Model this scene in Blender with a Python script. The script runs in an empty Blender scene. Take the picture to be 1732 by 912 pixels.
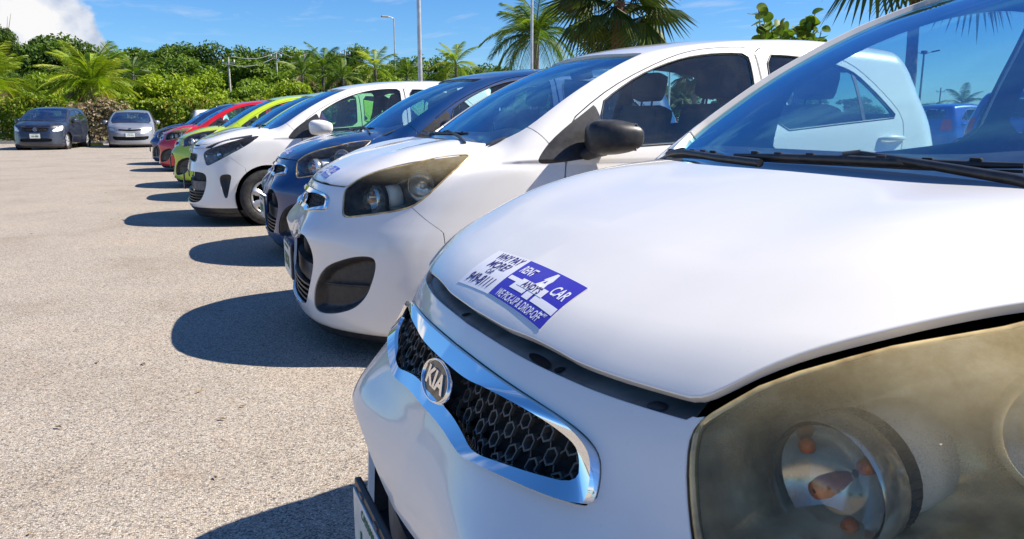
import bpy, bmesh, math, random
import numpy as np
from mathutils import Vector, Matrix
R = math.radians
scn = bpy.context.scene
COL = scn.collection
random.seed(7); rng = np.random.default_rng(7)

# ------------------------------------------------------------------ camera, sky, sun, exposure
CAM_F, CAM_TH, CAM_PS, CAM_H = 1308.4, R(10.936), R(22.57), 1.049
cd = bpy.data.cameras.new('camera'); cam = bpy.data.objects.new('camera', cd); COL.objects.link(cam)
cd.sensor_width = 36; cd.lens = CAM_F / 1732 * 36; cd.clip_start = .02; cd.clip_end = 3000
cam.location = (0, 0, CAM_H); cam.rotation_euler = (math.pi/2 - CAM_TH, 0, -CAM_PS)
cd.dof.use_dof = False
scn.camera = cam
SUN_DIR = Vector((.93, -.34, 1.0)).normalized()          # towards the sun
SUN_EL = math.asin(SUN_DIR.z); SUN_AZ = math.atan2(SUN_DIR.x, SUN_DIR.y)
sl = bpy.data.lights.new('sun', 'SUN'); so = bpy.data.objects.new('sun', sl); COL.objects.link(so)
sl.energy = 5.0; sl.angle = R(.5); sl.color = (1, .91, .78)
so.rotation_euler = (-SUN_DIR).to_track_quat('-Z', 'Y').to_euler()
scn.view_settings.view_transform = 'Standard'; scn.view_settings.look = 'None'
scn.view_settings.exposure = 0.92; scn.view_settings.gamma = 1
scn.cycles.max_bounces = 10; scn.cycles.transparent_max_bounces = 24
scn.cycles.use_denoising = True
scn.cycles.caustics_reflective = False; scn.cycles.caustics_refractive = False

def NN(nt, typ, **kw):
    n = nt.nodes.new(typ)
    for k, v in kw.items():
        if k in ('inp',):
            for i, val in v.items():
                n.inputs[i].default_value = val
        else: setattr(n, k, v)
    return n
def ramp(nt, stops, fac):
    r = nt.nodes.new('ShaderNodeValToRGB'); e = r.color_ramp.elements
    while len(e) < len(stops): e.new(.5)
    for el, (p, c) in zip(e, stops):
        el.position = p; el.color = c if len(c) == 4 else (*c, 1)
    nt.links.new(fac, r.inputs[0]); return r.outputs[0]
def mixc(nt, fac, a, b, mode='MIX'):
    m = nt.nodes.new('ShaderNodeMix'); m.data_type = 'RGBA'; m.blend_type = mode
    for i, v in ((0, fac), (6, a), (7, b)):
        if hasattr(v, 'is_linked'): nt.links.new(v, m.inputs[i])
        else: m.inputs[i].default_value = v if i == 0 else (*v, 1) if len(v) == 3 else v
    return m.outputs[2]
def mth(nt, op, a, b=0., c=0.):
    m = nt.nodes.new('ShaderNodeMath'); m.operation = op
    for i, v in enumerate((a, b, c)):
        if hasattr(v, 'is_linked'): nt.links.new(v, m.inputs[i])
        else: m.inputs[i].default_value = v
    return m.outputs[0]

w = bpy.data.worlds.new('World'); scn.world = w; w.use_nodes = True
nt = w.node_tree; nt.nodes.clear(); L = nt.links
sky = NN(nt, 'ShaderNodeTexSky'); sky.sky_type = 'NISHITA'; sky.sun_disc = False
sky.sun_elevation = SUN_EL; sky.sun_rotation = SUN_AZ; sky.altitude = 0; sky.air_density = 1.0; sky.dust_density = .1; sky.ozone_density = 1.6
tc = NN(nt, 'ShaderNodeTexCoord')
sep = NN(nt, 'ShaderNodeSeparateXYZ'); L.new(tc.outputs['Generated'], sep.inputs[0])
hs = NN(nt, 'ShaderNodeHueSaturation', inp={'Saturation': 1.08, 'Value': 1.0}); L.new(mixc(nt, 1., sky.outputs[0], (.43, .64, .93), 'MULTIPLY'), hs.inputs['Color'])
# high thin cirrus everywhere, laid on a plane far above
zc = mth(nt, 'MAXIMUM', sep.outputs[2], .04)
px = mth(nt, 'DIVIDE', sep.outputs[0], zc); py = mth(nt, 'DIVIDE', sep.outputs[1], zc)
cmb = NN(nt, 'ShaderNodeCombineXYZ'); L.new(px, cmb.inputs[0]); L.new(py, cmb.inputs[1])
mp = NN(nt, 'ShaderNodeMapping'); mp.inputs['Scale'].default_value = (1.5, .75, 1); mp.inputs['Rotation'].default_value = (0, 0, .5)
mp.inputs['Location'].default_value = (3.1, 1.7, 0)
L.new(cmb.outputs[0], mp.inputs[0])
n1 = NN(nt, 'ShaderNodeTexNoise', inp={'Scale': 1.1, 'Detail': 7, 'Roughness': .58, 'Distortion': .35}); L.new(mp.outputs[0], n1.inputs['Vector'])
cir = ramp(nt, [(.55, (0, 0, 0)), (.72, (1, 1, 1))], n1.outputs[0])
fade = ramp(nt, [(.03, (0, 0, 0)), (.22, (1, 1, 1))], sep.outputs[2])
cirf = mth(nt, 'MULTIPLY', cir, fade); cirf = mth(nt, 'MULTIPLY', cirf, .55); CIRF = cirf
# heap clouds low over the horizon, in a band of directions around the upper left of the view
at = mth(nt, 'ARCTAN2', sep.outputs[0], sep.outputs[1])
elev = mth(nt, 'ARCSINE', sep.outputs[2])
cc = NN(nt, 'ShaderNodeCombineXYZ'); L.new(at, cc.inputs[0]); L.new(elev, cc.inputs[1])
n2 = NN(nt, 'ShaderNodeTexNoise', inp={'Scale': 15, 'Detail': 9, 'Roughness': .55, 'Distortion': .1}); L.new(cc.outputs[0], n2.inputs['Vector'])
n3 = NN(nt, 'ShaderNodeTexNoise', inp={'Scale': 1.7, 'Detail': 2}); 
mp3 = NN(nt, 'ShaderNodeMapping'); mp3.inputs['Location'].default_value = (5.3, 0, 0); L.new(cc.outputs[0], mp3.inputs[0]); L.new(mp3.outputs[0], n3.inputs['Vector'])
def bump2(a0, sa, e0, se):     # soft blob in azimuth/elevation
    x = mth(nt, 'DIVIDE', mth(nt, 'SUBTRACT', at, a0), sa); y = mth(nt, 'DIVIDE', mth(nt, 'SUBTRACT', elev, e0), se)
    return mth(nt, 'EXPONENT', mth(nt, 'MULTIPLY', mth(nt, 'ADD', mth(nt, 'MULTIPLY', x, x), mth(nt, 'MULTIPLY', y, y)), -1.))
b = mth(nt, 'MULTIPLY', bump2(-.235, .10, .085, .085), .82)
b = mth(nt, 'ADD', b, mth(nt, 'MULTIPLY', bump2(-.112, .055, .085, .05), .76))
for a0 in (-2.4, -1.7, -1.15, 1.55, 2.0, 2.6, 3.0):
    b = mth(nt, 'ADD', b, mth(nt, 'MULTIPLY', bump2(a0, .28, .10, .06), .52))
# a broad wisp high ahead, the one the windscreens mirror
wsp = ramp(nt, [(.40, (0, 0, 0)), (.62, (1, 1, 1))], n1.outputs[0])
wsp = mth(nt, 'MULTIPLY', wsp, mth(nt, 'ADD', bump2(.12, .11, .47, .13), mth(nt, 'MULTIPLY', bump2(.45, .2, .8, .16), .5)))
cirf = mth(nt, 'MINIMUM', mth(nt, 'ADD', cirf, mth(nt, 'MULTIPLY', wsp, 1.1)), .95)
dens = mth(nt, 'ADD', b, mth(nt, 'MULTIPLY', mth(nt, 'SUBTRACT', n2.outputs[0], .5), 1.3))
cum = ramp(nt, [(.37, (0, 0, 0)), (.47, (1, 1, 1))], dens)
# the lumps' own light side, from the slope of the same noise
mp4 = NN(nt, 'ShaderNodeMapping'); mp4.inputs['Location'].default_value = (-.028, -.03, 0); L.new(cc.outputs[0], mp4.inputs[0])
n4 = NN(nt, 'ShaderNodeTexNoise', inp={'Scale': 15, 'Detail': 5, 'Roughness': .5, 'Distortion': .1}); L.new(mp4.outputs[0], n4.inputs['Vector'])
sh = mth(nt, 'ADD', mth(nt, 'MULTIPLY', mth(nt, 'SUBTRACT', n2.outputs[0], n4.outputs[0]), 2.6), .62)
ccol = ramp(nt, [(.10, (2.9, 3.4, 4.4)), (.50, (4.6, 4.9, 5.5)), (.80, (5.9, 5.9, 5.9))], sh)
skc = mixc(nt, cirf, hs.outputs[0], (4.8, 5.2, 5.7)); skc = mixc(nt, cum, skc, ccol)
bg = NN(nt, 'ShaderNodeBackground'); L.new(skc, bg.inputs[0]); bg.inputs[1].default_value = .086
wo = NN(nt, 'ShaderNodeOutputWorld'); L.new(bg.outputs[0], wo.inputs[0])

# ------------------------------------------------------------------ object helpers
def tag(o, label=None, cat=None, group=None, kind=None):
    if label: o['label'] = label
    if cat: o['category'] = cat
    if group: o['group'] = group
    if kind: o['kind'] = kind
    return o
def empty(name, loc=(0, 0, 0), rz=0):
    o = bpy.data.objects.new(name, None); COL.objects.link(o); o.location = loc; o.rotation_euler = (0, 0, rz); o.empty_display_size = .2
    return o
def addobj(name, me, mat=None, parent=None):
    o = bpy.data.objects.new(name, me); COL.objects.link(o)
    if mat is not None and not me.materials: me.materials.append(mat)
    if parent is not None: o.parent = parent
    return o
def copy_tree(o, parent=None):
    c = o.copy(); COL.objects.link(c); c.parent = parent
    for ch in list(o.children): copy_tree(ch, c)
    return c
def mesh(name, V, F, N=None, smooth=True):
    me = bpy.data.meshes.new(name); me.from_pydata([tuple(map(float, v)) for v in V], [], [tuple(map(int, f)) for f in F])
    me.polygons.foreach_set('use_smooth', [smooth] * len(me.polygons)); me.update()
    if N is not None: me.normals_split_custom_set_from_vertices([tuple(map(float, n)) for n in N])
    return me
class MB:
    """collects solid shapes into one mesh"""
    def __init__(s): s.V = []; s.F = []; s.S = []
    def add(s, V, F, smooth=False):
        b = len(s.V); s.V += [tuple(v) for v in V]; s.F += [tuple(i + b for i in f) for f in F]; s.S += [smooth] * len(F); return s
    def box(s, c, d, M=None, bev=0.0):
        bm = bmesh.new(); bmesh.ops.create_cube(bm, size=1)
        for v in bm.verts: v.co = Vector((v.co.x * d[0], v.co.y * d[1], v.co.z * d[2]))
        if bev > 0: bmesh.ops.bevel(bm, geom=bm.edges[:], offset=bev, segments=2, profile=.6, affect='EDGES')
        if M is not None: bmesh.ops.transform(bm, matrix=M, verts=bm.verts)
        bmesh.ops.translate(bm, vec=c, verts=bm.verts)
        bm.verts.index_update(); s.add([v.co[:] for v in bm.verts], [[v.index for v in f.verts] for f in bm.faces]); bm.free(); return s
    def tube(s, pts, r, n=8, closed=False, cap=True):
        pts = [Vector(p) for p in pts]; m = len(pts); rs = r if hasattr(r, '__len__') else [r] * m
        V = []; up = None
        for i, p in enumerate(pts):
            a = pts[(i - 1) % m] if (i > 0 or closed) else p; b2 = pts[(i + 1) % m] if (i < m - 1 or closed) else p
            t = (b2 - a).normalized()
            if up is None: up = Vector((0, 0, 1)) if abs(t.z) < .9 else Vector((1, 0, 0))
            x = t.cross(up).normalized(); y = x.cross(t).normalized(); up = y
            for k in range(n):
                an = 2 * math.pi * k / n; V.append(p + (x * math.cos(an) + y * math.sin(an)) * rs[i])
        F = []
        for i in range(m if closed else m - 1):
            j = (i + 1) % m
            for k in range(n): F.append((i*n + k, i*n + (k+1) % n, j*n + (k+1) % n, j*n + k))
        s.add(V, F, True)
        if cap and not closed: s.add(V[:n], [tuple(range(n))[::-1]]); s.add(V[-n:], [tuple(range(n))])
        return s
    def lathe(s, prof, n=32, M=None, smooth=True):
        """prof: (radius, height) about +Z"""
        V = []; F = []
        for r, h in prof:
            for k in range(n):
                a = 2 * math.pi * k / n; v = Vector((r * math.cos(a), r * math.sin(a), h)); V.append(M @ v if M is not None else v)
        for i in range(len(prof) - 1):
            for k in range(n): F.append((i*n + k, i*n + (k+1) % n, (i+1)*n + (k+1) % n, (i+1)*n + k))
        s.add(V, F, smooth); return s
    def prism(s, poly, h, M=None, smooth=False):
        n = len(poly); V = [Vector((x, y, 0)) for x, y in poly] + [Vector((x, y, h)) for x, y in poly]
        if M is not None: V = [M @ v for v in V]
        s.add(V, [tuple(range(n))[::-1], tuple(range(n, 2*n))] + [(i, (i+1) % n, n + (i+1) % n, n + i) for i in range(n)], smooth); return s
    def build(s, name, mat, parent=None):
        me = bpy.data.meshes.new(name); me.from_pydata(s.V, [], s.F); me.polygons.foreach_set('use_smooth', s.S); me.update()
        return addobj(name, me, mat, parent)

# ------------------------------------------------------------------ materials
def pm(name, col, rough=.5, metal=0., coat=0., spec=.5, **kw):
    m = bpy.data.materials.new(name); m.use_nodes = True; b = m.node_tree.nodes['Principled BSDF']
    b.inputs['Base Color'].default_value = (*col, 1); b.inputs['Roughness'].default_value = rough; b.inputs['Metallic'].default_value = metal
    b.inputs['Coat Weight'].default_value = coat; b.inputs['Specular IOR Level'].default_value = spec
    for k, v in kw.items(): b.inputs[k.replace('_', ' ')].default_value = v
    return m
def noise_col(m, c1, c2, scale=30, detail=4, bump=0., bscale=None, lo=.35, hi=.65, coord='Object', bd=.002):
    nt = m.node_tree; b = nt.nodes['Principled BSDF']; tc = NN(nt, 'ShaderNodeTexCoord')
    n = NN(nt, 'ShaderNodeTexNoise', inp={'Scale': scale, 'Detail': detail}); nt.links.new(tc.outputs[coord], n.inputs['Vector'])
    nt.links.new(ramp(nt, [(lo, c1), (hi, c2)], n.outputs[0]), b.inputs['Base Color'])
    if bump:
        n2 = NN(nt, 'ShaderNodeTexNoise', inp={'Scale': bscale or scale, 'Detail': 3}); nt.links.new(tc.outputs[coord], n2.inputs['Vector'])
        bp = NN(nt, 'ShaderNodeBump', inp={'Strength': bump, 'Distance': bd}); nt.links.new(n2.outputs[0], bp.inputs['Height']); nt.links.new(bp.outputs[0], b.inputs['Normal'])
    return m
def paint(name, col, metal=0., rough=.32, dirt=(.55, .5, .42), amt=.10, coat=1.):
    m = pm(name, col, rough, metal, coat, .5, Coat_Roughness=.035, Coat_IOR=1.5)
    nt = m.node_tree; b = nt.nodes['Principled BSDF']; tc = NN(nt, 'ShaderNodeTexCoord'); L = nt.links
    n = NN(nt, 'ShaderNodeTexNoise', inp={'Scale': 2.3, 'Detail': 6, 'Roughness': .6}); L.new(tc.outputs['Object'], n.inputs['Vector'])
    f = mth(nt, 'MULTIPLY', ramp(nt, [(.45, (0, 0, 0)), (.75, (1, 1, 1))], n.outputs[0]), amt)
    # dust specks
    v = NN(nt, 'ShaderNodeTexNoise', inp={'Scale': 260, 'Detail': 2}); L.new(tc.outputs['Object'], v.inputs['Vector'])
    sp = mth(nt, 'MULTIPLY', ramp(nt, [(.66, (0, 0, 0)), (.76, (1, 1, 1))], v.outputs[0]), .35 * amt * 3)
    f = mth(nt, 'MAXIMUM', f, sp)
    # road film thickens low on the body: dirt that is really there
    L.new(mixc(nt, f, col, tuple(c * .8 for c in dirt)), b.inputs['Base Color'])
    n2 = NN(nt, 'ShaderNodeTexNoise', inp={'Scale': 5, 'Detail': 4}); L.new(tc.outputs['Object'], n2.inputs['Vector'])
    L.new(ramp(nt, [(.3, (.012,)*3), (.8, (.06,)*3)], n2.outputs[0]), b.inputs['Coat Roughness'])
    op = NN(nt, 'ShaderNodeTexNoise', inp={'Scale': 420, 'Detail': 1}); L.new(tc.outputs['Object'], op.inputs['Vector'])
    bp = NN(nt, 'ShaderNodeBump', inp={'Strength': .05, 'Distance': .0004}); L.new(op.outputs[0], bp.inputs['Height']); L.new(bp.outputs[0], b.inputs['Coat Normal'])
    return m
M = {}
M['white'] = paint('white_paint', (.81, .785, .74), amt=.12)
M['white2'] = paint('bright_white_paint', (.83, .81, .785), amt=.05)
M['blue'] = paint('navy_metallic_paint', (.001, .036, .15), metal=.1, rough=.35, amt=.03)
M['lime'] = paint('lime_paint', (.48, .64, .02), amt=.04)
M['mint'] = paint('pale_green_paint', (.38, .58, .26), amt=.05)
M['red'] = paint('red_paint', (.55, .006, .012), amt=.03)
M['darkblue'] = paint('midnight_blue_paint', (.015, .04, .14), metal=.3, amt=.05)
M['slate'] = paint('slate_grey_metallic_paint', (.010, .016, .036), metal=.15, rough=.4, amt=.08)
M['silver'] = paint('silver_metallic_paint', (.30, .32, .36), metal=.5, rough=.38, amt=.05)
M['royal'] = paint('royal_blue_paint', (.012, .07, .42), metal=.2, amt=.03)
M['chrome'] = pm('chrome', (.86, .87, .88), .035, 1.)
M['chrome_dull'] = noise_col(pm('dulled_chrome', (.7, .72, .75), .2, .85), (.78, .79, .82), (.92, .93, .94), 12)
M['blk'] = noise_col(pm('black_textured_plastic', (.02, .02, .022), .42), (.016, .016, .018), (.032, .032, .035), 40, bump=.25, bscale=900, bd=.0006)
M['blk_gloss'] = pm('gloss_black', (.008, .008, .010), .08, coat=.3)
M['grey_trim'] = noise_col(pm('grey_plastic', (.10, .10, .11), .5), (.07, .07, .078), (.13, .13, .14), 25, bump=.2, bscale=500, bd=.0006)
M['inner'] = noise_col(pm('interior_trim', (.11, .12, .14), .8), (.09, .10, .12), (.13, .14, .165), 18)
M['dash'] = noise_col(pm('dashboard_plastic', (.03, .032, .038), .6), (.022, .024, .03), (.045, .048, .055), 30, bump=.3, bscale=700, bd=.0006)
M['cloth'] = noise_col(pm('seat_cloth', (.035, .036, .042), .9), (.02, .021, .026), (.06, .062, .07), 300, bump=.5, bscale=900, bd=.001)
M['rubber'] = noise_col(pm('tyre_rubber', (.022, .022, .023), .75), (.014, .014, .015), (.04, .039, .037), 25, bump=.3, bscale=300, bd=.001)
M['frit'] = pm('dark_glass_border', (.006, .007, .012), .06, coat=.5)
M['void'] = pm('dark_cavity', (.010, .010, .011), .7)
M['hub'] = noise_col(pm('silver_hub_cap', (.5, .51, .53), .32, .55), (.42, .43, .45), (.58, .59, .61), 14)
M['plate'] = noise_col(pm('white_plate', (.72, .74, .70), .35), (.64, .66, .62), (.78, .79, .76), 30)
M['plate_green'] = pm('plate_green_print', (.02, .16, .08), .4)
M['navy_print'] = pm('violet_blue_print', (.045, .030, .42), .32, coat=.3)
M['navy_ink'] = pm('dark_violet_ink', (.035, .018, .16), .35)
M['sticker_white'] = pm('white_vinyl', (.80, .80, .84), .35, coat=.3)
M['orange'] = pm('amber_plastic', (.95, .20, .02), .25, coat=.5)
M['redplastic'] = pm('red_plastic', (.5, .012, .012), .2, coat=.6)
M['paper'] = pm('paper', (.75, .75, .72), .8)
M['silver_plastic'] = pm('satin_silver_plastic', (.90, .90, .90), .32, .1)

def glass(name, tint=(.62, .80, .86), ior=1.62, rough=.0, refl=(1, 1, 1)):
    m = bpy.data.materials.new(name); m.use_nodes = True; nt = m.node_tree; nt.nodes.clear(); L = nt.links
    geo = NN(nt, 'ShaderNodeNewGeometry'); dt = NN(nt, 'ShaderNodeVectorMath'); dt.operation = 'DOT_PRODUCT'; L.new(geo.outputs['Incoming'], dt.inputs[0]); L.new(geo.outputs['Normal'], dt.inputs[1])
    f0 = ((ior - 1)/(ior + 1))**2; fr_ = mth(nt, 'ADD', mth(nt, 'MULTIPLY', mth(nt, 'POWER', mth(nt, 'SUBTRACT', 1., mth(nt, 'ABSOLUTE', dt.outputs['Value'])), 4.6), 1 - f0), f0); tr = NN(nt, 'ShaderNodeBsdfTransparent'); tr.inputs[0].default_value = (*tint, 1)
    gl = NN(nt, 'ShaderNodeBsdfGlossy'); gl.inputs['Roughness'].default_value = rough; gl.inputs['Color'].default_value = (*refl, 1)
    mx = NN(nt, 'ShaderNodeMixShader'); L.new(fr_, mx.inputs[0]); L.new(tr.outputs[0], mx.inputs[1]); L.new(gl.outputs[0], mx.inputs[2])
    # thin film of dust
    tcn = NN(nt, 'ShaderNodeTexCoord'); no = NN(nt, 'ShaderNodeTexNoise', inp={'Scale': 3.5, 'Detail': 7, 'Roughness': .65}); L.new(tcn.outputs['Object'], no.inputs['Vector'])
    df = NN(nt, 'ShaderNodeBsdfDiffuse'); df.inputs[0].default_value = (.55, .55, .52, 1)
    m2 = NN(nt, 'ShaderNodeMixShader'); L.new(mth(nt, 'MULTIPLY', ramp(nt, [(.4, (.15,)*3), (.8, (1,)*3)], no.outputs[0]), .05), m2.inputs[0]); L.new(mx.outputs[0], m2.inputs[1]); L.new(df.outputs[0], m2.inputs[2])
    o = NN(nt, 'ShaderNodeOutputMaterial'); L.new(m2.outputs[0], o.inputs[0]); return m
M['glass_w'] = glass('windshield_glass', (.78, .98, 1.0), 4.2, refl=(.24, .70, 1.0))
M['glass_s'] = glass('side_window_glass', (.70, .90, .92), 1.7, refl=(.7, .9, 1.0))
M['lens_clear'] = glass('clear_lamp_lens', (.93, .95, .96), 1.5)
M['cup_glass'] = glass('moulded_cup_glass', (.95, .96, .97), 2.1, .03)
def hazy_lens(name, haze=.34, dirt=.0, floor=.1, u0=.705, u1=.79):
    """clear plastic clouded by sun: a pale film, thicker along the upper edge, thin low down in front of the signal cup"""
    m = bpy.data.materials.new(name); m.use_nodes = True; nt = m.node_tree; nt.nodes.clear(); L = nt.links
    tcn = NN(nt, 'ShaderNodeTexCoord')
    sp = NN(nt, 'ShaderNodeSeparateXYZ'); L.new(tcn.outputs['Object'], sp.inputs[0])
    tr = NN(nt, 'ShaderNodeBsdfTransparent'); tr.inputs[0].default_value = (.96, .92, .80, 1)
    df = NN(nt, 'ShaderNodeBsdfDiffuse'); tl = NN(nt, 'ShaderNodeBsdfTranslucent')
    n = NN(nt, 'ShaderNodeTexNoise', inp={'Scale': 11, 'Detail': 12, 'Roughness': .7}); L.new(tcn.outputs['Object'], n.inputs['Vector'])
    nf = NN(nt, 'ShaderNodeTexNoise', inp={'Scale': 620, 'Detail': 5, 'Roughness': .75}); L.new(tcn.outputs['Object'], nf.inputs['Vector'])
    col = ramp(nt, [(.3, (.93, .70, .32)), (.7, (.98, .86, .55))], n.outputs[0])
    # grime specks gathered in a mottled zone over the cup
    zone = mth(nt, 'MULTIPLY', ramp(nt, [(.722, (0, 0, 0)), (.742, (1, 1, 1)), (.775, (1, 1, 1)), (.80, (0, 0, 0))], sp.outputs[2]), ramp(nt, [(.42, (0, 0, 0)), (.60, (1, 1, 1))], n.outputs[0]))
    gr = mth(nt, 'MULTIPLY', mth(nt, 'MULTIPLY', ramp(nt, [(.40, (0, 0, 0)), (.64, (1, 1, 1))], nf.outputs[0]), zone), dirt)
    col = mixc(nt, gr, col, (.05, .045, .035)); L.new(col, df.inputs[0]); L.new(col, tl.inputs[0])
    up = ramp(nt, [(u0, (0, 0, 0)), (u1, (1, 1, 1))], sp.outputs[2])
    nn = ramp(nt, [(.32, (0, 0, 0)), (.70, (1, 1, 1))], n.outputs[0])
    hz = mth(nt, 'MULTIPLY', mth(nt, 'ADD', mth(nt, 'MULTIPLY', up, .62), mth(nt, 'ADD', floor, mth(nt, 'MULTIPLY', nn, mth(nt, 'ADD', floor*.6, mth(nt, 'MULTIPLY', up, .42))))), haze)
    hz = mth(nt, 'ADD', hz, mth(nt, 'MULTIPLY', ramp(nt, [(.60, (0, 0, 0)), (.72, (1, 1, 1))], nf.outputs[0]), .08))
    hz = mth(nt, 'MINIMUM', mth(nt, 'ADD', hz, mth(nt, 'MULTIPLY', gr, .5)), .9)
    md = NN(nt, 'ShaderNodeMixShader'); md.inputs[0].default_value = .5; L.new(df.outputs[0], md.inputs[1]); L.new(tl.outputs[0], md.inputs[2])
    m1 = NN(nt, 'ShaderNodeMixShader'); L.new(hz, m1.inputs[0]); L.new(tr.outputs[0], m1.inputs[1]); L.new(md.outputs[0], m1.inputs[2])
    gl = NN(nt, 'ShaderNodeBsdfGlossy'); gl.inputs['Roughness'].default_value = .06; fr = NN(nt, 'ShaderNodeFresnel', inp={'IOR': 1.30})
    m2 = NN(nt, 'ShaderNodeMixShader'); L.new(fr.outputs[0], m2.inputs[0]); L.new(m1.outputs[0], m2.inputs[1]); L.new(gl.outputs[0], m2.inputs[2])
    o = NN(nt, 'ShaderNodeOutputMaterial'); L.new(m2.outputs[0], o.inputs[0]); return m
M['lens_hazy'] = hazy_lens('yellowed_lamp_lens', .66, .75, .05, .735, .85)
M['lens_mild'] = hazy_lens('slightly_yellowed_lamp_lens', .60, .1, .02, .78, .90)
M['lens_rim'] = noise_col(pm('amber_lens_edge', (.3, .2, .06), .2, coat=.8), (.30, .20, .07), (.68, .52, .24), 25)

def ground_mat():
    m = pm('exposed_aggregate_asphalt', (.3, .27, .23), .85); nt = m.node_tree; L = nt.links; b = nt.nodes['Principled BSDF']; tc = NN(nt, 'ShaderNodeTexCoord')
    wp = NN(nt, 'ShaderNodeTexNoise', inp={'Scale': 90, 'Detail': 2}); L.new(tc.outputs['Object'], wp.inputs['Vector'])
    vm = NN(nt, 'ShaderNodeVectorMath'); vm.operation = 'MULTIPLY_ADD'; L.new(wp.outputs['Color'], vm.inputs[0]); vm.inputs[1].default_value = (.006,)*3; L.new(tc.outputs['Object'], vm.inputs[2])
    vo = NN(nt, 'ShaderNodeTexVoronoi', inp={'Scale': 190, 'Randomness': 1}); L.new(vm.outputs[0], vo.inputs['Vector'])
    sc = NN(nt, 'ShaderNodeSeparateColor'); L.new(vo.outputs['Color'], sc.inputs[0])
    stone = ramp(nt, [(0, (.10, .09, .08)), (.10, (.22, .19, .165)), (.32, (.36, .315, .265)), (.60, (.45, .40, .34)), (.80, (.53, .485, .42)), (.93, (.42, .32, .22)), (1, (.66, .62, .56))], sc.outputs[0])
    dg = ramp(nt, [(.30, (1, 1, 1)), (.75, (.52,)*3)], vo.outputs['Distance'])
    c = mixc(nt, 1., stone, dg, 'MULTIPLY')
    n1 = NN(nt, 'ShaderNodeTexNoise', inp={'Scale': .9, 'Detail': 8, 'Roughness': .62}); L.new(tc.outputs['Object'], n1.inputs['Vector'])
    c = mixc(nt, 1., c, ramp(nt, [(.3, (.84, .80, .76)), (.5, (1, 1, 1)), (.7, (1.10, 1.06, 1.02))], n1.outputs[0]), 'MULTIPLY')
    n2 = NN(nt, 'ShaderNodeTexNoise', inp={'Scale': 2.6, 'Detail': 6, 'Roughness': .7}); mpp = NN(nt, 'ShaderNodeMapping'); mpp.inputs['Location'].default_value = (4, 9, 0); L.new(tc.outputs['Object'], mpp.inputs[0]); L.new(mpp.outputs[0], n2.inputs['Vector'])
    c = mixc(nt, mth(nt, 'MULTIPLY', ramp(nt, [(.60, (0, 0, 0)), (.74, (1, 1, 1))], n2.outputs[0]), .30), c, (.26, .16, .09))
    L.new(c, b.inputs['Base Color'])
    bp = NN(nt, 'ShaderNodeBump', inp={'Strength': .6, 'Distance': .003}); bp.invert = True; L.new(vo.outputs['Distance'], bp.inputs['Height']); L.new(bp.outputs[0], b.inputs['Normal'])
    return m
M['asphalt'] = ground_mat()
M['dirt'] = noise_col(pm('leaf_litter_soil', (.08, .06, .035), .95), (.05, .045, .02), (.12, .10, .05), 3, 6)
M['concrete'] = noise_col(pm('kerb_concrete', (.4, .39, .36), .85), (.3, .29, .27), (.46, .45, .42), 8, bump=.2, bscale=60)
M['yellow'] = noise_col(pm('yellow_kerb_paint', (.75, .5, .02), .6), (.6, .38, .02), (.8, .55, .03), 9)
M['steel'] = noise_col(pm('galvanised_steel', (.5, .51, .52), .4, .6), (.42, .43, .44), (.58, .59, .6), 6)
M['wood'] = noise_col(pm('weathered_pole_wood', (.2, .17, .13), .9), (.14, .12, .09), (.3, .27, .22), 12)

# ------------------------------------------------------------------ car body surfaces (implicit) and panel cutting
def pchip(xs, ys):
    x = np.array(xs, float); y = np.array(ys, float); h = np.diff(x); d = np.diff(y) / h; m = np.zeros(len(x))
    for i in range(1, len(x) - 1):
        if d[i-1] * d[i] > 0:
            w1 = 2*h[i] + h[i-1]; w2 = h[i] + 2*h[i-1]; m[i] = (w1 + w2) / (w1/d[i-1] + w2/d[i])
    m[0] = d[0]; m[-1] = d[-1]
    def f(t):
        t = np.asarray(t, float); k = np.clip(np.searchsorted(x, t) - 1, 0, len(h) - 1); s = np.clip((t - x[k]) / h[k], 0, 1)
        v = y[k]*(1+2*s)*(1-s)**2 + m[k]*h[k]*s*(1-s)**2 + y[k+1]*s*s*(3-2*s) + m[k+1]*h[k]*s*s*(s-1)
        v = np.where(t < x[0], y[0] + m[0]*(t - x[0]), v); return np.where(t > x[-1], y[-1] + m[-1]*(t - x[-1]), v)
    return f
def smax(a, b, k):
    h = np.maximum(k - np.abs(a - b), 0) / k; return np.maximum(a, b) + h*h*k*.25
def smin(a, b, k): return -smax(-a, -b, k)
def sst(x, a, b):
    t = np.clip((x - a) / (b - a), 0, 1); return t*t*(3 - 2*t)
def gb(x, c, s): return np.exp(-((x - c) / s)**2)
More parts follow.
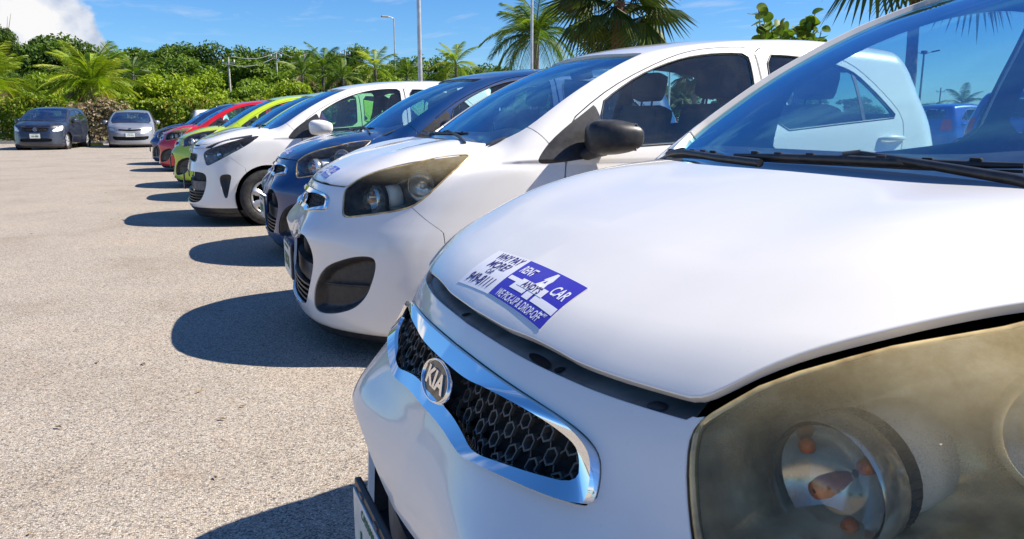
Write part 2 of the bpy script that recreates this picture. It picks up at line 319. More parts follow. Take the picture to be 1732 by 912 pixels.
class BodyA:
    """small round-nosed hatchback; l runs back from the nose, w out from the centre line, z up"""
    P = staticmethod(pchip([0,.15,.30,.42,.50,.58,.65,.70,.74,.775,.80], [0,.006,.028,.072,.122,.19,.265,.345,.45,.62,.95]))
    S = staticmethod(pchip([.12,.16,.22,.35,.44,.50,.56,.61,.66,.72,.78,.84,.92], [.035,.012,.0,-.004,0,.008,.026,.05,.075,.10,.13,.17,.27]))
    Z = staticmethod(pchip([-.2,0,.10,.16,.24,.36,.52,.72,.95,1.15], [.45,.66,.76,.795,.835,.883,.925,.962,.990,1.005]))
    R = staticmethod(pchip([.6,.82,1.0,1.2,1.45,1.65,1.85,2.2,2.6,3.0,3.3,3.42,3.6], [.81,.995,1.122,1.24,1.35,1.41,1.442,1.475,1.488,1.468,1.42,1.34,1.0]))
    B = staticmethod(pchip([.2,.35,.5,.65,.8,.95,1.1], [.765,.785,.797,.797,.785,.76,.72]))
    G = staticmethod(pchip([.8,.95,1.1,1.25,1.4,1.5], [.785,.762,.722,.665,.60,.545]))
    RE = staticmethod(pchip([.2,.3,.5,.8,1.0,1.2,1.4], [3.50,3.56,3.595,3.58,3.53,3.43,3.33]))
    wheels = (.79, 3.09)
    def nose(s, f, w, z): return f - .045*gb(w, .36, .17)*gb(z, .55, .09)
    def F(s, l, w, z):
        w = np.abs(w); f = s.nose(s.P(w) + s.S(z) - l, w, z)
        zt = s.Z(l - .80*s.P(np.minimum(w, .74))) - .022*(w/.7)**2 + .022*gb(w, .45, .15)*gb(l, .52, .28)
        side = w - s.B(z) + .03*sst(l, 2.9, 3.6) + .006*gb(z, .70, .10)*sst(l, .9, 1.3)
        for lc in s.wheels: side = side - .012*np.exp(-(((l - lc)/.38)**4))*sst(z, .85, .6)
        bot = .118 + .07*sst(l, .35, .9) - z
        body = smax(smax(smax(f, z - zt, .045), side, .09), bot, .03)
        rear = l - (s.RE(z) - .25*(w/.8)**4 - .05*(w/.8)**2)
        body = smax(body, rear, .08)
        zr = s.R(l - .11*w*w) - .03*(w/.6)**2 - .012*(w/.6)**4
        g = smax(smax(z - zr, w - s.G(z), .07), rear, .08)
        return smin(body, np.maximum(g, .88 - z), .03)
class BodyB(BodyA):
    """squarer second-shape hatchback with a blunt nose"""
    P = staticmethod(pchip([0,.15,.30,.42,.50,.58,.65,.70,.74,.775,.80], [0,.004,.018,.045,.085,.15,.225,.31,.42,.6,.95]))
    S = staticmethod(pchip([.12,.16,.22,.35,.44,.52,.58,.64,.70,.76,.80,.86,.94], [.06,.03,.0,.0,.005,.018,.03,.045,.055,.075,.10,.15,.27]))
    Z = staticmethod(pchip([-.2,0,.10,.16,.24,.36,.52,.72,.95,1.15], [.50,.72,.82,.848,.872,.905,.942,.975,1.0,1.012]))
    def nose(s, f, w, z): return f + .02*gb(w, .60, .10)*gb(z, .42, .14)
def UU(l, w):
    w = np.abs(w); return np.where(l < .9, .8*np.arctan2(w, .9 - l), .8*math.pi/2 + (l - .9))
def chaikin(p, n=2, closed=True):
    p = np.array(p, float)
    for _ in range(n):
        if closed: q = np.roll(p, -1, 0); p = np.stack([.75*p + .25*q, .25*p + .75*q], 1).reshape(-1, 2)
        else:
            q = p[1:]; a = p[:-1]; p = np.concatenate([p[:1], np.stack([.75*a + .25*q, .25*a + .75*q], 1).reshape(-1, 2), p[-1:]])
    return p
def sdf(poly, x, y):
    """signed distance to a closed polygon, negative inside"""
    out = np.full(x.shape, 1e9); ins = np.zeros(x.shape, bool); n = len(poly)
    for i in range(n):
        ax, ay = poly[i]; bx, by = poly[(i+1) % n]; ex, ey = bx - ax, by - ay; L2 = ex*ex + ey*ey + 1e-12
        t = np.clip(((x - ax)*ex + (y - ay)*ey) / L2, 0, 1); d = (x - ax - t*ex)**2 + (y - ay - t*ey)**2; out = np.minimum(out, d)
        c = ((ay > y) != (by > y)) & (x < ex*(y - ay)/(ey if abs(ey) > 1e-12 else 1e-12) + ax); ins ^= c
    d = np.sqrt(out); return np.where(ins, -d, d)

class Skin:
    def __init__(s, body, res=1.0, off=0.0, sc=(1, 1, 1)):
        s.body = body; s.off = off; s.sc = sc
        def grid(O, D):
            lo = np.full(len(O), .02); hi = np.full(len(O), 1.3)
            for _ in range(24):
                m = (lo + hi)/2; q = O + D*m[:, None]; f = body.F(q[:, 0], q[:, 1], q[:, 2]) + off; c = f < 0; lo = np.where(c, m, lo); hi = np.where(c, hi, m)
            return O + D*((lo + hi)/2)[:, None]
        nb = int(175*res) + 1; na = int(125*res) + 1; nm = int(105*res) + 1; nr = int(40*res) + 1
        be = np.radians(np.linspace(-40, 90, nb)); cols = []
        for al in np.radians(np.linspace(0, 90, na))[:-1]: cols.append((.9, .62, -np.cos(al), np.sin(al)))
        for l in np.linspace(.9, 2.95, nm)[:-1]: cols.append((l, .62, 0., 1.))
        for al in np.radians(np.linspace(90, 180, nr)): cols.append((2.95, .62, -np.cos(al), np.sin(al)))
        O = []; D = []
        for l, z, dx, dy in cols:
            for b_ in be: O.append((l, 0, z)); D.append((dx*np.cos(b_), dy*np.cos(b_), np.sin(b_)))
        P = grid(np.array(O), np.array(D)); nc = len(cols)
        P[np.abs(P[:, 1]) < 1e-6, 1] = 0
        i, j = np.meshgrid(np.arange(nc - 1), np.arange(nb - 1), indexing='ij'); a = (i*nb + j).ravel(); b2 = a + nb
        T = np.concatenate([np.stack([a, b2, b2 + 1], 1), np.stack([a, b2 + 1, a + 1], 1)])
        # drop degenerate triangles (fan poles)
        A = P[T]; ar = np.linalg.norm(np.cross(A[:, 1] - A[:, 0], A[:, 2] - A[:, 0]), axis=1); T = T[ar > 1e-9]
        s.P = P; s.T = T; s.lab = np.zeros(len(T), int); s.N = s.normals(P)
    def normals(s, P):
        e = .0025; g = np.zeros_like(P)
        for k in range(3):
            d = np.zeros(3); d[k] = e; a = P + d; b = P - d; g[:, k] = s.body.F(a[:, 0], a[:, 1], a[:, 2]) - s.body.F(b[:, 0], b[:, 1], b[:, 2])
        return g / (np.linalg.norm(g, axis=1, keepdims=True) + 1e-12)
    def cut(s, rid, fn, new):
        """triangles of region rid where fn < 0 become region new, split along fn = 0"""
        idx = np.where(s.lab == rid)[0]; T = s.T[idx]; used = np.unique(T); g = np.full(len(s.P), 1e3)
        p = s.P[used]; v = fn(p[:, 0], p[:, 1], p[:, 2]); v = np.where(np.abs(v) < 1e-5, 1e-5, v); g[used] = v
        G = g[T]; neg = G < 0; c = neg.sum(1)
        s.lab[idx[c == 3]] = new
        mix = (c > 0) & (c < 3); mi = idx[mix]; Tm = T[mix]; ng = neg[mix]; cm = c[mix]
        if len(mi) == 0: return
        lone = np.where(cm == 1, np.argmax(ng, 1), np.argmin(ng, 1)); r = np.arange(len(Tm))
        a = Tm[r, lone]; b = Tm[r, (lone + 1) % 3]; d = Tm[r, (lone + 2) % 3]
        def mids(u, v):
            return np.stack([np.minimum(u, v), np.maximum(u, v)], 1)
        E = np.concatenate([mids(a, b), mids(a, d)]); ue, inv = np.unique(E, axis=0, return_inverse=True); inv = inv.ravel()
        t = g[ue[:, 0]] / (g[ue[:, 0]] - g[ue[:, 1]]); t = t[:, None]
        nP = s.P[ue[:, 0]]*(1 - t) + s.P[ue[:, 1]]*t; nN = s.N[ue[:, 0]]*(1 - t) + s.N[ue[:, 1]]*t; nN /= np.linalg.norm(nN, axis=1, keepdims=True) + 1e-12
        base = len(s.P); s.P = np.concatenate([s.P, nP]); s.N = np.concatenate([s.N, nN]); n = len(Tm)
        mab = base + inv[:n]; mad = base + inv[n:]
        t1 = np.stack([a, mab, mad], 1); t2 = np.stack([mab, b, d], 1); t3 = np.stack([mad, mab, d], 1)
        ll = np.where(cm == 1, new, rid); lo = np.where(cm == 1, rid, new)
        keep = np.ones(len(s.T), bool); keep[mi] = False
        s.T = np.concatenate([s.T[keep], t1, t2, t3]); s.lab = np.concatenate([s.lab[keep], ll, lo, lo])
    def panel(s, rid, fn, new, gap=.0025):
        """cut a region out and open a shut line of 2*gap round it"""
        s.cut(rid, lambda l, w, z: fn(l, w, z) - gap, -99); s.cut(-99, lambda l, w, z: fn(l, w, z) + gap, new); s.lab[s.lab == -99] = -98
    def get(s, rid):
        T = s.T[s.lab == rid]; u, inv = np.unique(T, return_inverse=True); return s.P[u], s.N[u], inv.reshape(-1, 3)
    def mesh(s, name, rid, rim=.014, side='both', lip=.0012, push=0., dfn=None, post=None):
        P, N, T = s.get(rid)
        if len(T) == 0: raise RuntimeError('empty region ' + name)
        if push: P = P - N*push
        if dfn is not None: P = dfn(P, N)
        if dfn is not None:
            N0 = N; N = vnorm(P, T); N *= np.sign((N*N0).sum(1).mean())
        fn_ = np.cross(P[T[:, 1]] - P[T[:, 0]], P[T[:, 2]] - P[T[:, 0]]); fl = (fn_*N[T[:, 0]]).sum(1) < 0; T[fl] = T[fl][:, ::-1]
        V = [P]; NV = [N]; Fs = [T]
        E = np.concatenate([T[:, [0, 1]], T[:, [1, 2]], T[:, [2, 0]]]); key = np.sort(E, 1); uk, ix, cn = np.unique(key, axis=0, return_index=True, return_counts=True)
        Bd = E[ix[cn == 1]]
        if side == 'both': Bd = Bd[~((np.abs(P[Bd[:, 0], 1]) < 2e-4) & (np.abs(P[Bd[:, 1], 1]) < 2e-4))]
        if rim and len(Bd):
            bv, inv = np.unique(Bd, return_inverse=True); inv = inv.reshape(-1, 2); pb = P[bv]; nb = N[bv]
            e = P[Bd[:, 1]] - P[Bd[:, 0]]; nn = np.cross(e, N[Bd[:, 0]]); nn /= np.linalg.norm(nn, axis=1, keepdims=True) + 1e-12
            tan = np.zeros_like(pb); np.add.at(tan, inv[:, 0], nn); np.add.at(tan, inv[:, 1], nn); tan -= nb*(tan*nb).sum(1, keepdims=True); tan /= np.linalg.norm(tan, axis=1, keepdims=True) + 1e-9
            if side == 'both': tan[np.abs(pb[:, 1]) < 2e-4, 1] = 0
            r1 = pb + tan*lip - nb*lip; r2 = r1 - nb*rim; n1 = tan*.85 + nb*.5; n1 /= np.linalg.norm(n1, axis=1, keepdims=True)
            b0 = len(P); m = len(bv); V += [pb, r1, r1, r2]; NV += [nb, n1, tan, tan]
            x, y = inv[:, 0], inv[:, 1]
            Fs.append(np.stack([x + b0, x + b0 + m, y + b0 + m], 1)); Fs.append(np.stack([x + b0, y + b0 + m, y + b0], 1))
            Fs.append(np.stack([x + b0 + 2*m, x + b0 + 3*m, y + b0 + 3*m], 1)); Fs.append(np.stack([x + b0 + 2*m, y + b0 + 3*m, y + b0 + 2*m], 1))
        V = np.concatenate(V); NV = np.concatenate(NV); F = np.concatenate(Fs)
        if post is not None: V = post(V)
        V = V*np.array(s.sc); 
        out = []
        L_ = (V*[1, -1, 1], NV*[1, -1, 1], F[:, ::-1]); R_ = (V, NV, F)
        if side == 'left': V, N, F = L_
        elif side == 'right': V, N, F = R_
        else: V = np.concatenate([L_[0], R_[0]]); N = np.concatenate([L_[1], R_[1]]); F = np.concatenate([L_[2], R_[2] + len(L_[0])])
        if side != 'both': N = L_[1] if side == 'left' else R_[1]
        return mesh(name, V, F, N)
def vnorm(P, T):
    n = np.cross(P[T[:, 1]] - P[T[:, 0]], P[T[:, 2]] - P[T[:, 0]]); N = np.zeros_like(P)
    for k in range(3): np.add.at(N, T[:, k], n)
    return N / (np.linalg.norm(N, axis=1, keepdims=True) + 1e-12)
def along(xs, ys):  # polyline as function
    x = np.array(xs); y = np.array(ys); return lambda t: np.interp(t, x, y)

# ------------------------------------------------------------------ car outlines (in the body's own coordinates)
HOOD = [(.128,-.2),(.128,0),(.131,.10),(.142,.19),(.157,.32),(.178,.395),(.205,.437),(.225,.452),(.263,.470),(.35,.513),(.41,.54),(.476,.568),(.56,.605),(.64,.635),(.715,.650),(.77,.605),(.825,.565),(.79,.53),(.755,.48),(.725,.42),(.708,.30),(.700,.15),(.698,0),(.698,-.2)]
WSH = [(.735,-.2),(.735,0),(.737,.091),(.745,.30),(.752,.40),(.765,.476),(.80,.54),(.847,.588),(.923,.648),(.984,.668),(1.087,.660),(1.235,.638),(1.397,.604),(1.515,.572),(1.632,.538),(1.612,.50),(1.57,.393),(1.545,.153),(1.54,0),(1.54,-.2)]
LAMP = [(.450,.752),(.466,.768),(.51,.801),(.60,.835),(.66,.849),(.744,.864),(.827,.884),(.93,.897),(1.0,.901),(1.028,.899),(1.005,.878),(.96,.842),(.889,.775),(.84,.725),(.788,.687),(.72,.668),(.648,.655),(.55,.640),(.50,.633),(.475,.645),(.462,.68),(.452,.72)]
GRO = [(0,.731),(.08,.730),(.184,.729),(.261,.726),(.322,.7215),(.355,.7125),(.374,.699),(.389,.664),(.386,.655),(.302,.649),(.209,.637),(.170,.631),(.132,.632),(.095,.635),(.05,.636),(0,.636)]
GRI = [(0,.704),(.07,.703),(.107,.705),(.144,.711),(.213,.715),(.282,.714),(.331,.708),(.347,.700),(.362,.674),(.310,.665),(.241,.653),(.198,.645),(.173,.644),(.142,.650),(.084,.658),(0,.657)]
INTK = [(0,.490),(.09,.494),(.166,.510),(.24,.535),(.32,.553),(.385,.540),(.412,.485),(.385,.39),(.35,.31),(.305,.235),(.27,.205),(.15,.196),(0,.194)]
FOG = [(.330,.25),(.345,.31),(.385,.375),(.430,.42),(.50,.452),(.566,.474),(.625,.480),(.652,.468),(.655,.43),(.64,.37),(.613,.300),(.56,.245),(.49,.215),(.42,.198),(.36,.195),(.33,.213)]
TRI = [(1.297,1.132),(1.22,1.08),(1.136,1.028),(1.047,.962),(.992,.902),(.975,.872),(1.0,.860),(1.1,.868),(1.205,.880),(1.297,.894)]
FGL = [(1.305,.925),(1.305,1.118),(1.40,1.180),(1.525,1.248),(1.663,1.302),(1.803,1.342),(1.93,1.362),(2.05,1.372),(2.170,1.372),(2.178,1.3),(2.168,1.15),(2.155,.98),(1.9,.955),(1.6,.938)]
RGL = [(2.262,.992),(2.272,1.2),(2.284,1.370),(2.40,1.370),(2.52,1.362),(2.65,1.345),(2.76,1.320),(2.84,1.285),(2.93,1.205),(3.006,1.127),(3.065,1.062),(2.95,1.052),(2.83,1.042),(2.575,1.020)]
FDR = [(1.115,.28),(1.100,.5),(1.106,.80),(1.120,.90),(1.135,1.035),(1.297,1.150),(1.457,1.236),(1.675,1.326),(1.80,1.366),(1.91,1.388),(2.05,1.402),(2.208,1.406),(2.222,1.3),(2.222,1.0),(2.20,.28)]
RDR = [(2.206,.28),(2.228,1.0),(2.228,1.3),(2.216,1.406),(2.40,1.404),(2.55,1.398),(2.70,1.378),(2.82,1.340),(2.92,1.268),(3.02,1.170),(3.10,1.075),(3.09,.95),(3.0,.75),(2.86,.62),(2.76,.48),(2.72,.28)]
RWIN = [(0,1.08),(.35,1.08),(.50,1.10),(.50,1.20),(.45,1.30),(.35,1.335),(0,1.345)]

FT = {}
def frontl(body, w_, z_):
    """l of the nose surface at (w, z)"""
    k = type(body).__name__
    if k not in FT:
        W, Z = np.meshgrid(np.linspace(0, .74, 150), np.linspace(.13, .90, 230), indexing='ij'); lo = np.full(W.shape, -.2); hi = np.full(W.shape, .85)
        for _ in range(24):
            m = (lo + hi)/2; c = body.F(m, W, Z) < 0; hi = np.where(c, m, hi); lo = np.where(c, lo, m)
        FT[k] = hi
    T = FT[k]; a = np.clip(np.asarray(w_, float)/.74*149, 0, 148.999); b = np.clip((np.asarray(z_, float) - .13)/.77*229, 0, 228.999)
    i = a.astype(int); j = b.astype(int); a = a - i; b = b - j
    return T[i, j]*(1-a)*(1-b) + T[i+1, j]*a*(1-b) + T[i, j+1]*(1-a)*b + T[i+1, j+1]*a*b
TT = {}
def topz(body, l_, w_):
    """height of the upper surface over (l, w)"""
    k = type(body).__name__
    if k not in TT:
        A_, W_ = np.meshgrid(np.linspace(.10, 1.4, 261), np.linspace(0, .72, 145), indexing='ij'); lo = np.full(A_.shape, .5); hi = np.full(A_.shape, 1.7)
        for _ in range(22):
            m = (lo + hi)/2; c = body.F(A_, W_, m) < 0; lo = np.where(c, m, lo); hi = np.where(c, hi, m)
        TT[k] = lo
    T = TT[k]; a = np.clip((np.asarray(l_, float) - .10)/1.3*260, 0, 259.999); b = np.clip(np.abs(np.asarray(w_, float))/.72*144, 0, 143.999)
    i = a.astype(int); j = b.astype(int); a = a - i; b = b - j
    return T[i, j]*(1-a)*(1-b) + T[i+1, j]*a*(1-b) + T[i, j+1]*(1-a)*b + T[i+1, j+1]*a*b
def sidew(body, l_, z_):
    l_ = np.asarray(l_, float); z_ = np.asarray(z_, float); lo = np.full(l_.shape, .0); hi = np.full(l_.shape, 1.2)
    for _ in range(34):
        m = (lo + hi)/2; c = body.F(l_, m, z_) < 0; lo = np.where(c, m, lo); hi = np.where(c, hi, m)
    return lo
def LW(l, w_, z): return Vector((l, -w_, z))        # car coordinates to the object's x, y, z

def text_mesh(txt, size=1., bold=0., shear=0., sx=1., depth=0.):
    cu = bpy.data.curves.new('lettering', 'FONT'); cu.body = txt; cu.size = size; cu.offset = bold; cu.shear = shear; cu.align_x = 'CENTER'; cu.align_y = 'CENTER'; cu.extrude = depth; cu.resolution_u = 3
    o = bpy.data.objects.new('lettering', cu); COL.objects.link(o); dg = bpy.context.evaluated_depsgraph_get()
    me = bpy.data.meshes.new_from_object(o.evaluated_get(dg)); bpy.data.objects.remove(o); bpy.data.curves.remove(cu)
    V = [Vector((v.co.x*sx, v.co.y, v.co.z)) for v in me.vertices]; F = [tuple(p.vertices) for p in me.polygons]; bpy.data.meshes.remove(me); return V, F

def build_wheel(parent, l, side, r=.283, w=.175, name='wheel', steer=0):
    s_ = 1 if side == 'left' else -1
    root = empty(name, LW(l, s_*.70, r)); root.parent = parent; root.rotation_euler = (0, 0, (0 if side == 'left' else math.pi) + steer)
    Mx = Matrix.Rotation(R(90), 4, 'X')      # lathe axis z -> -y (outwards on the left side)
    hw = w/2; m = MB()
    prof = [(r*.60, -hw*.8), (r*.66, -hw), (r*.86, -hw*1.05), (r*.965, -hw*.9), (r, -hw*.70)]
    for k in range(4):
        a = -hw*.55 + k*hw*.37; prof += [(r, a), (r*.972, a + .004), (r*.972, a + .010), (r, a + .014)]
    prof += [(r, hw*.70), (r*.965, hw*.90), (r*.90, hw*1.03), (r*.80, hw*1.05), (r*.70, hw*1.0), (r*.665, hw*.93), (r*.655, hw*.80), (r*.64, hw*.55), (r*.60, hw*.3)]
    m.lathe(prof, 72, Mx); m.build('tyre', M['rubber'], root)
    d = MB(); d.lathe([(r*.64, -hw*.8), (r*.62, hw*.25), (0.001, hw*.25)], 36, Mx); d.build('wheel_disc', M['void'], root)
    # hub cap: broad facetted spokes with slots between
    V = []; F = []; nr_, na_ = 14, 112; rr = np.linspace(.012, r*.655, nr_); n = 7
    for i, q in enumerate(rr):
        t = q / (r*.655)
        for k in range(na_):
            a = 2*math.pi*k/na_; ph = (a*n/(2*math.pi)) % 1; ridge = abs(ph - .5)*2          # 1 on the spoke line, 0 mid slot
            h = hw*.86 + .006*(1 - t*t) + (.010*sst(ridge, .35, .95) + .004*(ridge > .8))*sst(t, .12, .3)*sst(1.02 - t, 0, .22) - .008*gb(t, .33, .10) + .010*gb(t, 0, .18) + .006*gb(t, .93, .05)
            V.append((q*math.cos(a), -h, q*math.sin(a)))
    for i in range(nr_ - 1):
        t = (rr[i] + rr[i+1])/2/(r*.655)
        for k in range(na_):
            ph = ((k + .5)*n/na_) % 1; ridge = abs(ph - .5)*2
            if .48 < t < .86 and ridge < .42 + .1*(t > .8): continue
            F.append((i*na_ + k, (i+1)*na_ + k, (i+1)*na_ + (k+1) % na_, i*na_ + (k+1) % na_))
    hc = addobj('hub_cap', mesh('hub_cap', V, F), M['hub'], root)
    sm = hc.modifiers.new('thickness', 'SOLIDIFY'); sm.thickness = .004; sm.offset = -1
    return root

def soft_box(m, c, d, bev, M_=None): m.box(c, d, M_, bev)

def build_car(spec):
    body = spec.get('body', BodyA)(); sc = spec.get('sc', (1, 1, 1)); res = spec.get('res', 1.0); pt = M[spec['paint']]
    root = empty(spec['name'], (0, 0, 0)); root['spec'] = 0; del root['spec']
    sk = Skin(body, res, 0, sc); g = spec.get
    lamp = chaikin(g('lamp', LAMP), 1); hood = chaikin(g('hood', HOOD), 2); wsh = chaikin(WSH, 1); fog = chaikin(g('fog', FOG), 2); tri_ = chaikin(TRI, 1)
    fgl = chaikin(FGL, 1); rgl = chaikin(RGL, 1); fdr = chaikin(FDR, 1); rdr = chaikin(RDR, 1)
    gro = np.array(g('gro', GRO)); gri = np.array(g('gri', GRI))
    GO = chaikin(chaikin(gro, 1, False), 1, False); GI = chaikin(chaikin(gri, 1, False), 1, False)
    gpoly = np.concatenate([GO, [(-.3, GO[-1][1]), (-.3, GO[0][1])]])
    intk = chaikin(g('intk', INTK), 2, False); ipoly = np.concatenate([intk, [(-.3, intk[-1][1]), (-.3, intk[0][1])]])
    w1, w2 = body.wheels; ar = g('arch', .320)
    f_ws = lambda l, w, z: np.maximum(np.maximum(sdf(wsh, l, w), .90 - z), l - 1.8)
    f_lamp = lambda l, w, z: np.maximum(sdf(lamp, UU(l, w), z), l - 1.1)
    f_gr = lambda l, w, z: np.maximum(sdf(gpoly, w, z), l - .35)
    f_in = lambda l, w, z: np.maximum(sdf(ipoly, w, z), l - .35)
    f_arch = lambda l, w, z: np.minimum(np.maximum(np.hypot(l - w1, z - .285) - ar, .42 - w), np.maximum(np.hypot(l - w2, z - .285) - ar, .42 - w))
    f_fg = lambda l, w, z: np.maximum(sdf(fgl, l, z), .45 - w); f_rg = lambda l, w, z: np.maximum(sdf(rgl, l, z), .45 - w)
    f_rw = lambda l, w, z: np.maximum(sdf(np.array(RWIN + [(-.3, 1.345), (-.3, 1.08)]), w, z), 3.0 - l)
    f_fogs = lambda l, w, z: np.maximum(sdf(fog, UU(l, w), z), l - .7)
    sk.cut(0, f_ws, 1); sk.cut(1, lambda l, w, z: np.maximum(f_ws(l, w, z) + .016, .795 + .10*w**2 - l), 2)
    zs = g('strip_z', .7565)
    wsi = lambda l, w, z: f_ws(l, w, z)
    sk.panel(0, lambda l, w, z: np.maximum(sdf(hood, l, w), g('hood_floor', .7635) - z), 3, .003)
    sk.panel(0, f_lamp, 5, .002); sk.cut(0, f_gr, -6); sk.cut(0, f_in, -7); sk.panel(0, f_fogs, 8, .001)
    sk.cut(0, lambda l, w, z: np.maximum(np.maximum(np.maximum(sdf(lamp, UU(l, w), z) - .045, sdf(hood, l, w) - .045), UU(l, w) - .97), .772 - z), 21)
    sk.cut(0, f_arch, -9); sk.panel(0, lambda l, w, z: np.maximum(sdf(tri_, l, z), .5 - w), 10, .001)
    sk.panel(0, f_fg, 11, .004); sk.panel(0, f_rg, 12, .004); sk.panel(0, f_rw, 19, .003)
    sk.cut(12, lambda l, w, z: np.abs(l - (2.835 + .05*(z - 1.05)*-1)) - .011, 13)
    sk.panel(0, lambda l, w, z: np.maximum(sdf(fdr, l, z), .45 - w), 14, .0036); sk.panel(0, lambda l, w, z: np.maximum(np.maximum(sdf(rdr, l, z), .45 - w), (ar + .03) - np.hypot(l - w2, z - .285)), 15, .0036)
    sk.cut(0, lambda l, w, z: np.maximum(np.maximum(zs - z, w - .437), l - .32), -4)
    useam = along([.3, .45, .582, .636, .687, .75], [.93, .93, .913, .843, .788, .70])
    sk.panel(0, lambda l, w, z: np.maximum(np.maximum(UU(l, w) - useam(z), z - .768), l - .95), 16, .0028)
    sk.cut(0, lambda l, w, z: np.maximum(np.maximum(l - .90, w - .60), .90 - z), 18)
    sk.panel(0, lambda l, w, z: np.maximum(np.maximum((l - .986)*.75 + (z - 1.005)*.66, l - np.interp(z, [.2, .5, .8, 1.05], [1.112, 1.096, 1.104, 1.135])), .30 - w), 17, .0028)
    sk.panel(0, lambda l, w, z: np.maximum(np.maximum(3.36 - l, np.abs(z - .93) - .15), .50 - w), 20, .002)
    mk = lambda name, rid, mat, par=root, **k: addobj(name, sk.mesh(name, rid, **k), mat, par)
    pop = g('pop', None)
    def popf(V):
        if pop is None: return V
        V = V.copy(); h0, h1 = pop; t = (.72 - V[:, 0]) / .57; V[:, 2] += h1 + (h0 - h1)*t; return V
    popv = lambda l, z: z + (0 if pop is None else pop[1] + (pop[0] - pop[1])*(.72 - l)/.57)
    if g('lip_z'):
        for rid_ in (16, 0): sk.cut(rid_, lambda l, w, z: np.maximum(z - g('lip_z'), l - .55), 22)
        mk('bumper_lip', 22, M['blk'], rim=.01)
    mk('body_shell', 0, pt, rim=.016)
    hd = mk('hood', 3, pt, rim=.012, lip=.0022, post=popf)
    # thin inner skin under the hood so that its raised lip shows a real underside
    mk('hood_underside', 3, M['grey_trim'], hd, rim=0, push=.013, post=popf)
    mk('front_bumper', 16, pt, rim=.012)
    mk('windshield', 2, M['glass_w'], rim=0, push=.014); mk('windshield_border', 1, M['frit'], rim=.0, push=.014)
    mk('rear_window', 19, M['glass_s'], rim=0)
    mk('cowl_panel', 18, M['blk'], rim=.01, push=.004)
    for sd in ('left', 'right'):
        mk('fender', 17, pt, side=sd, rim=.014)
        if (sk.lab == 21).any(): mk('hood_seal', 21, M['blk'], side=sd, rim=.006, push=.010)
        d1 = mk('front_door', 14, pt, side=sd, rim=.014); mk('window', 11, M['glass_s'], d1, side=sd, rim=.003, push=.006)
        d2 = mk('rear_door', 15, pt, side=sd, rim=.014); mk('window', 12, M['glass_s'], d2, side=sd, rim=.003, push=.006); mk('window_bar', 13, M['blk'], d2, side=sd, rim=.004, push=.002)
        mk('mirror_base', 10, M['blk'], side=sd, rim=.008)
        mk('tail_lamp', 20, M['redplastic'], side=sd, rim=.01)
        s_ = 1 if sd == 'left' else -1
        # window seals
        for poly, dd, lo in ((fgl, d1, 0), (rgl, d2, 0)):
            q = np.array(poly); ww = sidew(body, q[:, 0], q[:, 1])
            m = MB(); m.tube([LW(a, s_*(b_ - .001), c) for (a, c), b_ in zip(q, ww)], .005, 6, closed=True); o = m.build('window_seal', M['blk'], dd); o.scale = sc
        # door handles
        for lc, zc in ((2.02, .915), (3.0, .955)):
            m = MB(); wv = float(sidew(body, np.array([lc]), np.array([zc]))[0])
            m.tube([LW(lc - .085, s_*(wv + .004), zc - .002), LW(lc - .06, s_*(wv + .020), zc), LW(lc, s_*(wv + .026), zc + .002), LW(lc + .06, s_*(wv + .020), zc), LW(lc + .085, s_*(wv + .004), zc - .002)], [.008, .013, .015, .013, .008], 10)
            o = m.build('door_handle', pt, d1 if lc < 2.5 else d2); o.scale = sc
        # lamp: clear lens over a deep bucket with its fittings
        if g('lamp_fit', True):
            lens = mk('headlight', 5, M[g('lens', 'lens_clear')], side=sd, rim=.0)
            def bucket(P, N):
                dd_ = np.clip(-f_lamp(P[:, 0], P[:, 1], P[:, 2]), 0, 1); dep = .150*sst(dd_, -.004, .050) + .002
                t_ = sst(P[:, 0], .30, .50)[:, None]; return P + (np.array([[.86, -.46, -.05]])*(1 - t_) + np.array([[.62, -.78, -.04]])*t_)*dep[:, None]*(1 - .55*sst(P[:, 0], .54, .74))[:, None]
            mk('lamp_housing', 5, M['lamp_in'], lens, side=sd, rim=0, dfn=bucket)
            def rimf(P, N): return P + N*.0
            lamp_fittings(lens, s_, sc, g('lamp_style', 'A'), spec)
            q = lamp; # lens edge bead, follows the outline on the surface
            us, zs_ = q[:, 0], q[:, 1]; pts = []
            for u_, z_ in zip(us, zs_):
                an = u_/.8; lo, hi = .05, 1.4
                if an < math.pi/2:
                    for _ in range(30):
                        m_ = (lo + hi)/2
                        if body.F(np.array([.9 - m_*math.cos(an)]), np.array([m_*math.sin(an)]), np.array([z_]))[0] < 0: lo = m_
                        else: hi = m_
                    pts.append(LW(.9 - lo*math.cos(an), s_*lo*math.sin(an), z_))
                else: pts.append(LW(.9 + (u_ - .8*math.pi/2), s_*float(sidew(body, np.array([.9 + u_ - .8*math.pi/2]), np.array([z_]))[0]), z_))
            c_ = sum(pts, Vector())/len(pts); pts = [p + (c_ - p).normalized()*.004 + Vector((.003, 0, 0)) for p in pts]
            m = MB(); m.tube(pts, .0046, 8, closed=True); o = m.build('lens_edge', M[g('lens_edge', 'lens_rim')], lens); o.scale = sc
        else:
            lens = mk('headlight', 5, M['lens_clear'], side=sd, rim=.0); mk('lamp_reflector', 5, M['silver_plastic'], lens, side=sd, rim=0, dfn=lambda P, N: P - N*(.03 + .012*np.sin(P[:, 1:2]*60)))
        # fog lamp recess
        def fdent(P, N):
            dd_ = np.clip(-f_fogs(P[:, 0], P[:, 1], P[:, 2]), 0, 1); dep = .006 + .034*sst(dd_, .008, .024)
            return P + np.array([.93, -.36, 0])*dep[:, None]
        fg = mk('fog_lamp_cover', 8, M['blk'], side=sd, rim=0, dfn=fdent)
